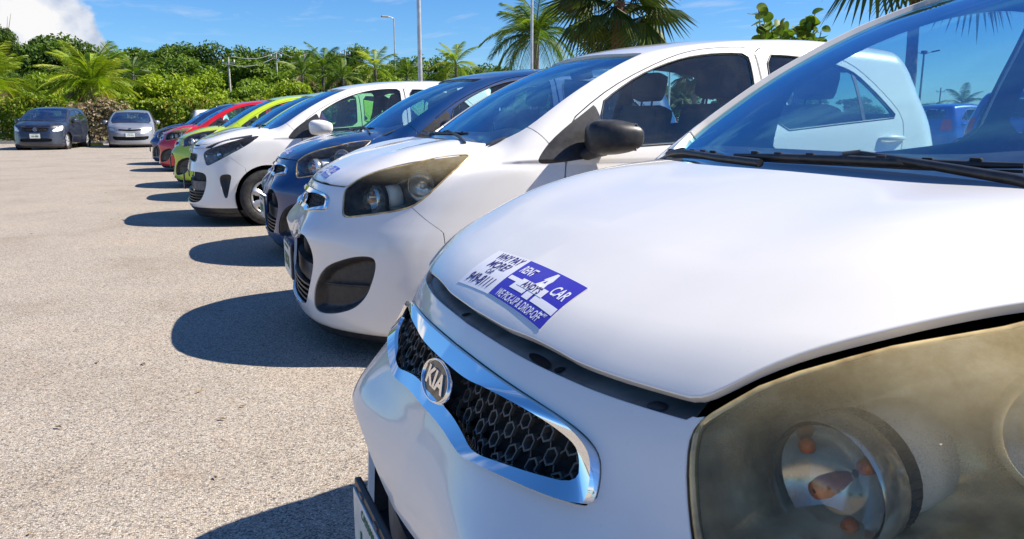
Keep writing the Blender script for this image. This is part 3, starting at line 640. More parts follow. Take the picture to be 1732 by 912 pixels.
        if g('fog_fin', True):
            us = np.linspace(.40, .625, 10); an = us/.8; z_ = .335 + .05*(us - .4); pts = []
            for a_, zz in zip(an, z_):
                lo, hi = .3, 1.2
                for _ in range(26):
                    m_ = (lo + hi)/2
                    if body.F(np.array([.9 - m_*math.cos(a_)]), np.array([m_*math.sin(a_)]), np.array([zz]))[0] < 0: lo = m_
                    else: hi = m_
                pts.append(LW(.9 - lo*math.cos(a_) + .018, s_*(lo*math.sin(a_) - .007), zz))
            m = MB(); m.tube(pts, [.003] + [.0065]*8 + [.003], 6); o = m.build('cover_rib', M['blk'], fg); o.scale = sc
        # door mirror
        mm = bmesh.new(); bmesh.ops.create_uvsphere(mm, u_segments=28, v_segments=18, radius=1)
        for v in mm.verts:
            x, y, z = v.co; f = lambda a, e: math.copysign(abs(a)**e, a)
            x, y, z = f(x, .62), f(y, .72), f(z, .62); x = x*(.098 if x < 0 else .085); X = 1.27 + x + .03*(y > 0)*y
            yy = .875 + y*.098; zz = .976 + z*.076*(1 - .16*max(0, y)) ; 
            v.co = LW(X - .05*max(0, y)**2*-1, s_*yy, zz)
        mv = [v.co[:] for v in mm.verts]; mf = [[v.index for v in fc.verts] for fc in mm.faces]; mm.free()
        mir = addobj('door_mirror', mesh('door_mirror', mv, mf), M[g('mirror', 'blk')], root); mir.scale = sc
        m = MB(); m.tube([LW(1.20, s_*.75, .895), LW(1.23, s_*.80, .908), LW(1.26, s_*.85, .93)], [.030, .027, .036], 12); o = m.build('mirror_arm', M['blk'], mir)
        m = MB(); m.box(LW(1.358, s_*.885, .976), (.004, .15, .115), None, .001); o = m.build('mirror_glass', M['chrome'], mir)
        # wheels, arch liners
        for lc in (w1, w2):
            build_wheel(root, lc*sc[0], sd, r=.283*g('wheel_scale', 1), name='wheel')
            m = MB(); Mx = Matrix.Translation(LW(lc, s_*.60, .285)) @ Matrix.Rotation(R(90), 4, 'X')
            m.lathe([(ar + .004, -.155*1.0), (ar + .004, .155), (.001, .155 if s_ < 0 else .155)] if s_ < 0 else [(ar + .004, .155), (ar + .004, -.155), (.001, -.155)], 40, Mx); o = m.build('wheel_arch_liner', M['void'], root); o.scale = sc
    # inner shell: trim seen through the glass, darkness behind the shut lines
    si = Skin(body, .45*res, .022, sc)
    for f_ in (f_ws, f_fg, f_rg, f_rw): si.cut(0, lambda l, w, z, f_=f_: f_(l, w, z) + .006, -1)
    for f_ in (f_gr, f_in, f_arch, f_lamp, f_fogs): si.cut(0, f_, -1)
    si.cut(0, lambda l, w, z: np.maximum(sdf(hood, l, w), .75 - z), -2)
    addobj('interior_trim', si.mesh('interior_trim', 0, rim=0), M['inner'], root)
    m = MB(); m.box(LW(1.9, 0, .30), (2.5, 1.30, .05), None, .01); m.box(LW(.78, 0, .50), (.06, 1.24, .55), None, .01)
    o = m.build('floor_pan', M['void'], root); o.scale = sc
    # dashboard, wheel, seats
    m = MB(); xs = np.linspace(-.62, .62, 15); V = []; F = []
    prof = [(.80, .93), (.90, .975), (1.02, .985), (1.10, .965), (1.14, .90), (1.12, .80), (1.05, .60), (.95, .45)]
    for x in xs:
        hump = .028*gb(x, .34, .2) 
        for a, c in prof: V.append(LW(a + .02*(x/.6)**2*0, x, c + (hump if 1.0 < a < 1.12 and c > .9 else 0)))
    npf = len(prof)
    for i in range(len(xs) - 1):
        for k in range(npf - 1): F.append((i*npf + k, i*npf + k + 1, (i+1)*npf + k + 1, (i+1)*npf + k))
    m.add(V, F, True); m.box(LW(1.12, 0, .84), (.04, .28, .14), None, .01); o = m.build('dashboard', M['dash'], root); o.scale = sc
    m = MB(); c0 = LW(1.27, .34, .90); tl = Matrix.Rotation(R(-24), 3, 'Y')
    m.tube([c0 + tl @ Vector((0, .18*math.cos(a), .18*math.sin(a))) for a in np.linspace(0, 2*math.pi, 25)[:-1]], .014, 8, closed=True)
    m.tube([c0 + Vector((.01, 0, 0)), c0 + Vector((-.14, 0, -.05))], [.055, .03], 10)
    for a in (0, math.pi, -math.pi/2): m.tube([c0, c0 + tl @ Vector((0, .175*math.cos(a), .175*math.sin(a)))], .014, 6)
    o = m.build('steering_wheel', M['dash'], root); o.scale = sc
    for lc, wc, wd in ((1.84, .34, .46), (1.84, -.34, .46), (2.50, 0, 1.10)):
        m = MB(); tb = Matrix.Rotation(R(14), 4, 'Y')
        m.box(LW(lc - .02, wc, .50), (.50, wd, .17), Matrix.Rotation(R(-6), 4, 'Y'), .05); m.box(LW(lc + .27, wc, .83), (.14, wd*.96, .62), tb, .05)
        o = m.build('seat', M['cloth'], root); o.scale = sc
        for hc in ((wc,) if wd < .8 else (-.35, .35)):
            m = MB(); m.box(LW(lc + .355, hc, 1.245), (.11, .26, .17), tb, .045); m.tube([LW(lc + .33, hc - .06, 1.08), LW(lc + .345, hc - .06, 1.2)], .006, 6); m.tube([LW(lc + .33, hc + .06, 1.08), LW(lc + .345, hc + .06, 1.2)], .006, 6)
            m.build('headrest', M['cloth'], o)
    m = MB(); m.box(LW(1.56, 0, 1.295), (.03, .22, .065), Matrix.Rotation(R(-20), 4, 'Y'), .012); m.tube([LW(1.56, 0, 1.32), LW(1.58, 0, 1.375)], .008, 6); o = m.build('rear_view_mirror', M['dash'], root); o.scale = sc
    # grille frame and mesh
    fl = lambda a, b_: frontl(body, a, b_)
    if g('grille', True):
        nP = len(GO); V = []; F = []
        prof = [(.07, -.007), (.085, .0062), (.085, .0062), (.90, .0048), (.90, .0048), (.955, -.001), (.955, -.001), (1.0, -.022)] if g('chrome_grille', True) else [(0, 0), (.2, .004), (.2, .004), (.8, .002), (.8, .002), (1, -.012)]
        ring = list(range(nP)); full = [(GO[i], GI[i], 1) for i in ring] + [(GO[i], GI[i], -1) for i in ring[::-1][1:-1]]
        for go, gi, sg in full:
            upz = float(sst(float(go[1] - gi[1]), -.008, .012))
            for t, h in prof:
                if g('chrome_grille', True): h = h + .0080*min(t, .9)*upz*(1 if t < .95 else .2) + .0050*(1 - t)*(1 - upz)*(t > .01)
                a = go*(1 - t) + gi*t; l_ = float(fl(np.array([a[0]]), np.array([a[1]]))[0]); V.append(LW(l_ - h, sg*a[0], a[1] + h*.3))
        n_, k_ = len(full), len(prof)
        for i in range(n_):
            for k in range(0, k_ - 1, 2): F.append((i*k_ + k, i*k_ + k + 1, ((i+1) % n_)*k_ + k + 1, ((i+1) % n_)*k_ + k))
        gf = addobj('grille', mesh('grille', V, F), M['chrome'] if g('chrome_grille', True) else M['blk_gloss'], root); gf.scale = sc
        ip = np.concatenate([GI, [(-.01, GI[-1][1]), (-.01, GI[0][1])]])
        gms = [MB(), MB()]
        hx, hz, pr = .0445, .0186, .0106
        zlist = [.696 - i*hz for i in range(-2, 4)]
        for r_, zc in enumerate(zlist):
            for c in range(-9, 10):
                wc = c*hx + (.189 - 4*hx if (r_ % 2 == 0) else .210 - 4*hx)
                inside = sdf(ip, np.array([abs(wc)]), np.array([zc]))[0]
                if inside > .010 or (abs(wc) < .052 and abs(zc - .676) < .022): continue
                m = gms[wc > 0]; rx, rz = pr*1.02, pr*.98; Vh = []
                for ring_, (s1, d_) in enumerate(((1.04, .016), (1.02, .0105), (.78, .0105), (.74, .030))):
                    for k in range(6):
                        a = math.pi/6 + k*math.pi/3; x, z = wc + rx*s1*math.cos(a), zc + rz*s1*math.sin(a); Vh.append((x, z, d_))
                L0 = fl(np.array([abs(v[0]) for v in Vh]), np.array([v[1] for v in Vh])); Vq = [LW(float(b_) + v[2], v[0], v[1]) for v, b_ in zip(Vh, L0)]
                Fq = [(q*6 + k, q*6 + (k+1) % 6, (q+1)*6 + (k+1) % 6, (q+1)*6 + k) for q in range(3) for k in range(6)]; m.add(Vq, Fq)
                for dx in (-1, 1):            # webs down to the next row
                    x0, z0 = wc + dx*rx*.80, zc - rz*.60; x1, z1 = wc + dx*(hx/2 - rx*.80), zc - hz + rz*.60
                    if sdf(ip, np.array([abs(x1)]), np.array([z1]))[0] > .012: continue
                    la, lb = fl(np.array([abs(x0), abs(x1)]), np.array([z0, z1])); m.tube([LW(float(la) + .013, x0, z0), LW(float(lb) + .013, x1, z1)], .0014, 4, cap=False)
        
        for m in gms: m.build('grille_mesh', M['mesh_grey'], gf)
        m = MB(); V = []; cols_ = np.linspace(-.41, .41, 22); 
        for x in cols_:
            for z in (.745, .70, .66, .615): V.append(LW(float(fl(np.array([abs(x)]), np.array([z]))[0]) + .040, x, z))
        F = [(i*4 + k, i*4 + k + 1, (i+1)*4 + k + 1, (i+1)*4 + k) for i in range(21) for k in range(3)]; m.add(V, F); m.build('grille_back', M['void'], gf)
    # badge
    if g('badge', True):
        l0, zc = g('badge_at', (.078, .676)); tilt = g('badge_tilt', R(20)); Mb = Matrix.Translation(LW(l0, 0, zc)) @ Matrix.Rotation(-math.pi/2 + tilt, 4, 'Y') @ Matrix.Rotation(0, 4, 'Z')
        # local: z faces forward, x up (after rotation), y across
        def oval(a, b_, h, n=40): return [Mb @ Vector((b_*math.sin(2*math.pi*k/n), a*math.cos(2*math.pi*k/n), h)) for k in range(n)]
        A_, B_ = g('badge_size', (.060, .0305)); m = MB(); rings = [oval(A_, B_, 0), oval(A_*1.0, B_*1.0, .004), oval(A_*.965, B_*.95, .0065), oval(A_*.93, B_*.90, .0065), oval(A_*.90, B_*.86, .003)]
        V = [p for r_ in rings for p in r_]; m.add(V, [(i*40 + k, i*40 + (k+1) % 40, (i+1)*40 + (k+1) % 40, (i+1)*40 + k) for i in range(4) for k in range(40)], True)
        bd = m.build('badge', M['chrome'], root); bd.scale = sc
        m = MB(); V = oval(A_*.905, B_*.865, .0032); m.add(V, [tuple(range(40))]); m.build('badge_field', M['badge_field'], bd)
        if g('badge_kia', True):
            tv, tf = text_mesh('KIA', .036*B_/.0305, .0012, 0, 1.35, .0012)
            # drop the crossbar feel by stretching; letters stand proud
            m = MB(); m.add([Mb @ Vector((v.y, -v.x, v.z + .0045)) for v in tv], tf); m.build('badge_letters', M['chrome'], bd)
        else:
            m = MB()
            for pl in ([(-.018, .004), (.014, .022), (.018, .012), (.002, 0), (-.010, .000)], [(.018, -.004), (-.014, -.022), (-.018, -.012), (-.002, 0), (.010, .0)]):
                m.prism([(b_*1.1, a*1.5) for a, b_ in pl], .003, Mb @ Matrix.Translation((0, 0, .006)))
            m.build('badge_letters', M['chrome'], bd)
    # lower intake: beam, slats and back panel
    m = MB(); V = []
    iw = float(np.max(intk[:, 0])); zt_, zb_ = float(intk[0][1]), float(intk[-1][1])
    cols_ = np.linspace(-iw - .03, iw + .03, 20); zz = np.linspace(zt_ + .03, zb_ - .03, 6)
    for x in cols_:
        for z in zz: V.append(LW(float(fl(np.array([abs(x)]), np.array([z]))[0]) + .075, x, z))
    m.add(V, [(i*6 + k, i*6 + k + 1, (i+1)*6 + k + 1, (i+1)*6 + k) for i in range(19) for k in range(5)]); li = m.build('lower_intake', M['void'], root); li.scale = sc
    def strip(z0, z1, dpt, mat, nm, x1=iw + .012):
        m = MB(); V = []; xs_ = np.linspace(-x1, x1, 21)
        for x in xs_:
            b0 = float(fl(np.array([abs(x)]), np.array([(z0 + z1)/2]))[0])
            for z, d_ in ((z0, dpt + .03), (z0, dpt), (z1, dpt), (z1, dpt + .03)): V.append(LW(b0 + d_, x, z))
        m.add(V, [(i*4 + k, i*4 + k + 1, (i+1)*4 + k + 1, (i+1)*4 + k) for i in range(20) for k in range(3)]); return m.build(nm, mat, li)
    ii = np.argsort(intk[:, 1]); zw_, ww_ = intk[ii, 1], intk[ii, 0]
    def wat(z):
        sel = intk[(intk[:, 0] > .15)]; j = np.argmin(np.abs(sel[:, 1] - z)); return float(sel[j, 0])
    if g('beam', True): strip(zb_ + .40*(zt_ - zb_), zb_ + .68*(zt_ - zb_), .045, M['grey_trim'], 'bumper_beam', wat(zb_ + .6*(zt_ - zb_)) + .004)
    for k in range(g('slats', 4)): z = zb_ + .02 + k*(.36 if g('beam', True) else .9)*(zt_ - zb_)/g('slats', 4); strip(z, z + .009, .022, M['blk'], 'slat', wat(z) + .004)
    # dark inner lip of the intake
    m = MB(); full = [(a, c, 1) for a, c in intk] + [(a, c, -1) for a, c in intk[::-1][1:-1]]; V = []
    for a, c, sg in full:
        l_ = float(fl(np.array([a]), np.array([c]))[0]); V += [LW(l_ + .004, sg*a, c), LW(l_ + .05, sg*a, c)]
    n_ = len(full); m.add(V, [(i*2, i*2 + 1, ((i+1) % n_)*2 + 1, ((i+1) % n_)*2) for i in range(n_)], True); m.build('intake_lip', M['blk'], li)
    m = MB(); V = []; nn_ = 45
    for u_ in np.linspace(-.95, .95, nn_):
        an = u_/.8; lo, hi = .3, 1.2
        for _ in range(24):
            m_ = (lo + hi)/2
            if body.F(np.array([.9 - m_*math.cos(an)]), np.array([m_*math.sin(an)]), np.array([.17]))[0] < 0: lo = m_
            else: hi = m_
        for dr, z_ in ((.035, .16), (.045, .10), (.065, .078), (.30, .085)): q = lo - dr; V.append(LW(.9 - q*math.cos(an), q*math.sin(an), z_))
    m.add(V, [(i*4 + k, i*4 + k + 1, (i+1)*4 + k + 1, (i+1)*4 + k) for i in range(nn_ - 1) for k in range(3)], True); ut = m.build('under_tray', M['blk'], root); ut.scale = sc
    # slam panel under the hood lip
    if g('slam', True):
        m = MB(); V = []; us = np.linspace(-.445, .445, 41); az = zs - .004
        for u_ in us:
            an = u_/.8; lo, hi = .3, 1.1
            for _ in range(28):
                m_ = (lo + hi)/2
                if body.F(np.array([.9 - m_*math.cos(an)]), np.array([m_*math.sin(an)]), np.array([az]))[0] < 0: lo = m_
                else: hi = m_
            for dr, dz in ((.012, -.020), (.013, -.004), (.022, .001), (.050, .006), (.085, .010), (.20, .014)): q = lo - dr; V.append(LW(.9 - q*math.cos(an), q*math.sin(an), az + dz))
        m.add(V, [(i*6 + k, i*6 + k + 1, (i+1)*6 + k + 1, (i+1)*6 + k) for i in range(40) for k in range(5)], True); sp_ = m.build('slam_panel', M['slam'], root); sp_.scale = sc
        for u_, kind_ in ((-.07, 'hole'), (.20, 'slot'), (.255, 'hole'), (.395, 'clip'), (-.395, 'clip')):
            an = u_/.8; q = .765; c = LW(.9 - (.765)*math.cos(an) + .005, q*math.sin(an), az + .003); i0 = int(np.argmin(np.abs(us - u_))); c = Vector(V[i0*6 + 2]) + Vector((0, 0, .0004))
            m = MB()
            if kind_ == 'clip':
                Mx = Matrix.Translation(c); m.lathe([(.011, 0), (.011, .0015), (.009, .003), (.004, .0042), (.001, .0044)], 20, Mx); m.build('trim_clip', M['dash'], sp_)
            else:
                a_, b_ = (.007, .007) if kind_ == 'hole' else (.008, .030); m.add([c + Vector((a_*math.cos(t), b_*math.sin(t) + (0 if kind_ == 'hole' else .3*a_*math.cos(t)), .0006 + (.0015*math.cos(t)))) for t in np.linspace(0, 2*math.pi, 21)[:-1]], [tuple(range(20))]); m.build('panel_hole', M['void'], sp_)
    # number plate
    if g('plate', True):
        pl_, pz = g('plate_at', (-.020, .388)); m = MB(); m.box(LW(pl_ + .006, 0, pz), (.012, .320, .170), None, .004); hp = m.build('plate_holder', M['blk'], root); hp.scale = sc
        m = MB(); m.box(LW(pl_ - .002, 0, pz - .003), (.004, .302, .150), None, .0015); pp = m.build('number_plate', M['plate'], hp)
        tv, tf = text_mesh(g('plate_text', '188 214'), .085, .0015, 0, .78, .0006); m = MB(); m.add([LW(pl_ - .0052 - v.z, v.x, pz - .012 + v.y) for v in tv], tf); m.build('plate_characters', M['plate_green'], pp)
        tv, tf = text_mesh('CAYMAN ISLANDS', .021, .0003, 0, 1., .0003); m = MB(); m.add([LW(pl_ - .0048 - v.z, v.x, pz + .056 + v.y) for v in tv], tf); m.build('plate_heading', M['plate_green'], pp)
        for y in (-.10, .0, .10):
            m = MB(); m.box(LW(pl_ - .001, y, pz + .079), (.004, .022, .006), None, .001); m.build('holder_tab', M['grey_trim'], hp)
    # wipers
    def onws(l, w_, off=.02): return LW(l, w_, float(topz(body, np.array([l]), np.array([w_]))[0]) + off)
    wipers = [([(.775, -.23), (.768, -.10), (.772, .05), (.785, .20), (.81, .33)], [(.790, .07), (.776, .20), (.752, .36), (.728, .52)]),
              ([(.87, -.60), (.815, -.50), (.785, -.42), (.772, -.33), (.768, -.26)], [(.80, -.50), (.775, -.40), (.755, -.26), (.745, -.12)])]
    for blade, arm in wipers:
        wr = MB(); wr.tube([onws(a, b_, .012) for a, b_ in blade], [.004, .0075, .0085, .0075, .004], 8)
        bo = wr.build('wiper', M['blk'], root); bo.scale = sc
        m = MB(); m.tube([onws(a, b_, (.016, .015, .010, .006)[i]) for i, (a, b_) in enumerate(arm)], [.005, .007, .008, .008], 8); ce = blade[2]
        m.tube([onws(ce[0], ce[1], .016), onws(arm[0][0], arm[0][1], .016)], [.010, .007], 8); m.build('wiper_arm', M['blk'], bo)
        m = MB(); m.tube([onws(a, b_, .004) for a, b_ in blade], .0022, 5); m.build('wiper_rubber', M['rubber'], bo)
        for t in (.12, .25, .38, .62, .75, .88):
            m = MB(); i = t*4; k = int(i); f = i - k; a = blade[k]; b2 = blade[min(k+1, 4)]; m.box(onws(a[0]*(1-f) + b2[0]*f, a[1]*(1-f) + b2[1]*f, .0185), (.006, .018, .006), None, .002); m.build('wiper_clip', M['void'], bo)
    if g('extra'): g('extra')(root, body, popv, sc)
    root['label'] = spec['label']; root['category'] = 'car'; root['group'] = spec.get('group', 'cars parked nose out in the long row')
    return root
M['mesh_grey'] = noise_col(pm('dusty_grille_plastic', (.05, .048, .045), .45), (.03, .029, .028), (.085, .08, .072), 30, bump=.2, bscale=600, bd=.0005)
M['lamp_in'] = noise_col(pm('lamp_bezel', (.10, .095, .085), .35, .3), (.30, .25, .16), (.95, .84, .60), 13, 7, bump=.3, bscale=140)
M['lamp_in'].node_tree.nodes['Principled BSDF'].inputs['Metallic'].default_value = .3; M['lamp_in'].node_tree.nodes['Principled BSDF'].inputs['Roughness'].default_value = .28
M['lamp_in_dark'] = noise_col(pm('charcoal_lamp_bezel', (.03, .03, .034), .25, .5), (.08, .08, .088), (.24, .24, .25), 22)
M['slam'] = noise_col(pm('grey_slam_panel', (.3, .3, .3), .5), (.15, .145, .135), (.30, .285, .26), 18, 6)
M['badge_field'] = noise_col(pm('brushed_badge_field', (.12, .10, .085), .25, .6), (.08, .07, .06), (.18, .15, .13), 60)

def lamp_fittings(lens, s_, sc, style, spec):
    """turn-signal cup, ribbed collar, silver sleeve and main bowl inside one headlight"""
    def lw(p): return LW(p[0], s_*p[1], p[2])
    ax = Vector((.97, s_*.12, .06)).normalized()
    c = lw((.286, .517, .703)); q = ax.to_track_quat('Z', 'Y').to_matrix().to_4x4(); Mx = Matrix.Translation(c) @ q
    k = 1.42 if style == 'A' else .8
    m = MB(); m.lathe([(.001, -.024), (.018*k, -.021), (.032*k, -.010), (.040*k, .006), (.044*k, .022), (.044*k, .042)], 32, Mx); cup = m.build('signal_cup', M['cup_glass'], lens); cup.scale = sc
    m = MB(); m.lathe([(.0445*k, .018), (.047*k, .024), (.047*k, .050), (.040*k, .066)], 32, Mx); m.lathe([(.004, .062), (.018, .058), (.032*k, .046), (.041*k, .024)], 32, Mx); m.build('signal_reflector', M['chrome_dull'], cup)
    m = MB(); m.lathe([(.002, .002), (.009, .004), (.0115, .016), (.010, .034), (.006, .050)], 16, Mx); m.build('amber_bulb', M['orange'], cup)
    for an in (0.6, 2.4, 4.3):
        m = MB(); o_ = Mx @ Vector((.030*k*math.cos(an), .030*k*math.sin(an), .032)); m.lathe([(.001, -.006), (.007, -.004), (.009, .004), (.001, .008)], 12, Matrix.Translation(o_) @ q); m.build('amber_reflex', M['orange'], cup)
    m = MB()
    for i in range(44):
        a = 2*math.pi*i/44; p0 = Mx @ Vector((.0452*k*math.cos(a), .0452*k*math.sin(a), .055)); p1 = Mx @ Vector((.0452*k*math.cos(a), .0452*k*math.sin(a), .069)); m.tube([p0, p1], .0011, 5)
    m.lathe([(.043*k, .050), (.045*k, .052), (.045*k, .072), (.040*k, .074)], 32, Mx); m.build('ribbed_collar', M['dash'], cup)
    m = MB(); m.lathe([(.038*k, .070), (.043*k, .072), (.047*k, .12), (.046*k, .160), (.02, .162)], 32, Matrix.Translation((0, 0, 0)) @ Mx @ Matrix.Scale(.88, 4)); sl = m.build('silver_sleeve', M['silver_plastic'], lens); sl.scale = sc
    m = MB(); m.box(Mx @ Vector((.0, s_*-.040*-1, .095)), (.05, .012, .010), q.to_3x3().to_4x4() @ Matrix.Rotation(R(90), 4, 'Y'), .002); m.build('sleeve_tab', M['blk'], sl)
    c2 = lw((.50, .622, .768)); ax2 = Vector((.74, s_*.67, .05)).normalized(); M2 = Matrix.Translation(c2) @ ax2.to_track_quat('Z', 'Y').to_matrix().to_4x4()
    m = MB(); m.lathe([(.064, -.010), (.067, -.012), (.064, -.002), (.054, .018), (.036, .034), (.016, .041), (.001, .043)], 40, M2); bw = m.build('main_reflector', M['chrome_dull'], lens); bw.scale = sc
    m = MB(); m.lathe([(.065, -.014), (.070, -.014), (.073, -.004), (.070, .01), (.058, .028)], 40, M2); m.build('reflector_ring', M['lamp_in'], bw)
    m = MB(); m.lathe([(.001, -.004), (.012, -.002), (.014, .006), (.014, .030), (.006, .045)], 20, M2); m.build('bulb_cap', M['silver_plastic'], bw)

# ------------------------------------------------------------------ the large setting: lot, ground beyond, kerb
FWD = Vector((math.sin(CAM_PS), math.cos(CAM_PS), 0)); RGT = Vector((math.cos(CAM_PS), -math.sin(CAM_PS), 0)); FH = CAM_F/math.cos(CAM_TH)
def at(px, D, z=0.): p = FWD*D + RGT*((px - 866)/FH*D); p.z = z; return p
def hz(py, D): return CAM_H + (203.2 - py)/FH*D
def sheet(name, x0, x1, y0, y1, z, mat, nx=1, ny=1, kind='structure'):
    V = [(x0 + (x1 - x0)*i/nx, y0 + (y1 - y0)*j/ny, z) for i in range(nx + 1) for j in range(ny + 1)]
    F = [(i*(ny+1) + j, (i+1)*(ny+1) + j, (i+1)*(ny+1) + j + 1, i*(ny+1) + j + 1) for i in range(nx) for j in range(ny)]
    o = addobj(name, mesh(name, V, F, None, False), mat); o['kind'] = kind; return o
sheet('ground', -1500, 1500, -1500, 1500, -.02, M['dirt'])
lot = MB(); e = [at(-900, 34), at(-200, 34.6), at(150, 35.4), at(420, 37), at(900, 44), at(2400, 60), Vector((90, 0, 0)), Vector((90, -60, 0)), Vector((-60, -60, 0)), Vector((-60, 20, 0))]
lot.add([(p.x, p.y, 0) for p in e], [tuple(range(len(e)))[::-1]]); lo_ = lot.build('car_park_surface', M['asphalt'], None); lo_['kind'] = 'structure'
kerb_line = e[:6]
kb = MB()
for a, b in zip(kerb_line[:-1], kerb_line[1:]):
    d = (b - a).normalized(); nrm = Vector((-d.y, d.x, 0))
    V = [a, b, b + nrm*.15, a + nrm*.15]; V = [(p.x, p.y, 0.0) for p in V] + [(p.x, p.y, .13) for p in V]; kb.add(V, [(0, 1, 5, 4), (1, 2, 6, 5), (2, 3, 7, 6), (3, 0, 4, 7), (4, 5, 6, 7)])
ko = kb.build('kerb', M['concrete'], None); ko['kind'] = 'structure'

# ------------------------------------------------------------------ hood sticker
def make_sticker(root, body, popv, mat_sets=None):
    X0, L0 = -.118, .150; K = .86
    def pt(x, y, h=.0004):
        l_, w_ = L0 + y*K + .003*math.sin(x*9), X0 + x + (y - .043)*-.10
        z = float(topz(body, np.array([l_]), np.array([w_]))[0]); return LW(l_, w_, popv(l_, z) + h)
    def patch(x0, x1, y0, y1, h, n=14, m_=6, sl=0.):
        V = [pt(x0 + (x1 - x0)*i/n + sl*(y0 + (y1 - y0)*j/m_), y0 + (y1 - y0)*j/m_, h) for i in range(n + 1) for j in range(m_ + 1)]
        return V, [(i*(m_+1) + j, i*(m_+1) + j + 1, (i+1)*(m_+1) + j + 1, (i+1)*(m_+1) + j) for i in range(n) for j in range(m_)]
    out = []
    b = MB(); b.add(*patch(0, .304, 0, .086, .0007, 24, 8), True); st = b.build('hood_sticker', M['sticker_white'], root); out.append(st)
    def fl(pieces, name, mat):
        m = MB()
        for V, F in pieces: m.add(V, F, True)
        o = m.build(name, mat, st); out.append(o)
    fl([patch(.123, .3025, .0015, .0845, .0012)], 'blue_panel', M['navy_print'])
    def txt(s, cx, cy, size, bold, shear, sx, h):
        V, F = text_mesh(s, size, bold, shear, sx); return [pt(cx + v.x, cy + v.y, h) for v in V], F
    fl([patch(.128, .182, .036, .044, .0016), patch(.150, .195, .024, .036, .0016, sl=.2), patch(.232, .3005, .021, .033, .0016), patch(.205, .225, .020, .034, .0016), patch(.166, .248, .0325, .0475, .0020)], 'white_band', M['sticker_white'])
    fl([txt('RENT', .153, .0625, .024, .0005, .25, .70, .0017), txt('A', .212, .054, .064, .0022, .25, 1.0, .0017), txt('CAR', .270, .053, .027, .0005, .25, .80, .0017),
        txt('WE PICK-UP & DROP-OFF', .212, .0095, .0180, .0003, .15, .70, .0017), txt('Est. 1997', .284, .0165, .0065, .0001, .2, .8, .0017)], 'white_lettering', M['sticker_white'])
    fl([txt('WHY PAY', .066, .0725, .0245, .0004, .22, .80, .0013), txt('MORE?', .064, .0515, .0245, .0004, .22, .95, .0013), txt('Call:', .060, .0355, .015, .0002, .22, .9, .0013), txt('949-8111', .060, .0155, .0265, .0005, .22, .92, .0013)], 'dark_lettering', M['navy_ink'])
    fl([txt("ANDY'S", .206, .0395, .0175, .0003, .15, .90, .0026)], 'band_lettering', M['navy_ink'])
    return out

# ------------------------------------------------------------------ the cars
def descend(o):
    yield o
    for c in o.children: yield from descend(c)
def repaint(root, swaps):
    for o in descend(root):
        if o.type == 'MESH' and o.material_slots and o.material_slots[0].material:
            n = o.material_slots[0].material
            for a, b in swaps:
                if n == M[a]: o.material_slots[0].link = 'OBJECT'; o.material_slots[0].material = M[b]
def place(o, x, y, a=0., label=None, group=None):
    o.location = (x, y, 0); o.rotation_euler = (0, 0, R(a))
    if label: o['label'] = label
    if group: o['group'] = group
    return o
ROW = 'cars parked nose out in the long row'
specA = dict(name='parked_car', paint='white', lens='lens_hazy', pop=(.015, .006), label='nearest white hatchback with raised bonnet lip, rental sticker and yellowed headlamp', group=ROW, extra=lambda r, b, p, s: make_sticker(r, b, p))
near = build_car(specA)
# the same car with its bonnet latched: only the bonnet and the sticker on it change shape
alt = {}
tmpA = dict(specA); tmpA['pop'] = None
latched = build_car(tmpA)
keep_names = ('hood', 'hood_underside', 'hood_sticker', 'blue_panel', 'white_band', 'white_lettering', 'dark_lettering', 'band_lettering')
near_parts = [o for o in descend(near) if o.name.split('.')[0] in keep_names]; lat_parts = [o for o in descend(latched) if o.name.split('.')[0] in keep_names]
for a, b in zip(sorted(near_parts, key=lambda o: o.name.split('.')[0]), sorted(lat_parts, key=lambda o: o.name.split('.')[0])): alt[a.data.name] = b.data
for o in list(descend(latched))[::-1]: bpy.data.objects.remove(o)
def copyA(swaps=(), latch=True):
    c = copy_tree(near)
    if latch:
        for o in descend(c):
            if o.type == 'MESH' and o.data.name in alt: o.data = alt[o.data.name]
    repaint(c, tuple(swaps) + (('lamp_in', 'lamp_in_dark'),)); return c
place(near, .2355, 1.034, .33)
place(copyA([('white', 'white2'), ('lens_hazy', 'lens_mild')]), .4407, 3.8765, -1.31, 'second white hatchback with black door mirror, beside the nearest car')
place(copyA([('white', 'blue'), ('lens_hazy', 'lens_clear'), ('chrome', 'chrome')]), .535, 6.34, .86, 'dark blue hatchback between two white hatchbacks')
LAMPB = [(.515,.722),(.55,.752),(.60,.772),(.75,.828),(.90,.872),(1.0,.890),(1.05,.893),(1.0,.855),(.945,.815),(.82,.738),(.68,.655),(.60,.614),(.565,.603),(.545,.63)]
HOODB = [(.099,-.2),(.099,0),(.103,.10),(.110,.19),(.128,.32),(.155,.42),(.190,.49),(.232,.545),(.30,.575),(.40,.612),(.50,.640),(.62,.664),(.69,.672),(.74,.655),(.78,.615),(.825,.565),(.79,.53),(.755,.48),(.725,.42),(.708,.30),(.700,.15),(.698,0),(.698,-.2)]
GROB = [(0,.732),(.1,.732),(.25,.730),(.36,.726),(.44,.722),(.475,.700),(.470,.665),(.45,.632),(.36,.636),(.25,.644),(.1,.650),(0,.651)]
GRIB = [(0,.720),(.1,.720),(.25,.718),(.36,.715),(.43,.712),(.460,.696),(.456,.668),(.44,.644),(.35,.648),(.25,.655),(.1,.661),(0,.662)]
INTKB = [(0,.548),(.2,.547),(.44,.544),(.56,.538),(.595,.50),(.59,.40),(.57,.31),(.54,.25),(.47,.228),(.2,.222),(0,.222)]
VENTB = [(.690,.505),(.72,.520),(.765,.524),(.792,.510),(.785,.46),(.768,.38),(.752,.300),(.740,.278),(.725,.290),(.706,.37),(.690,.45)]
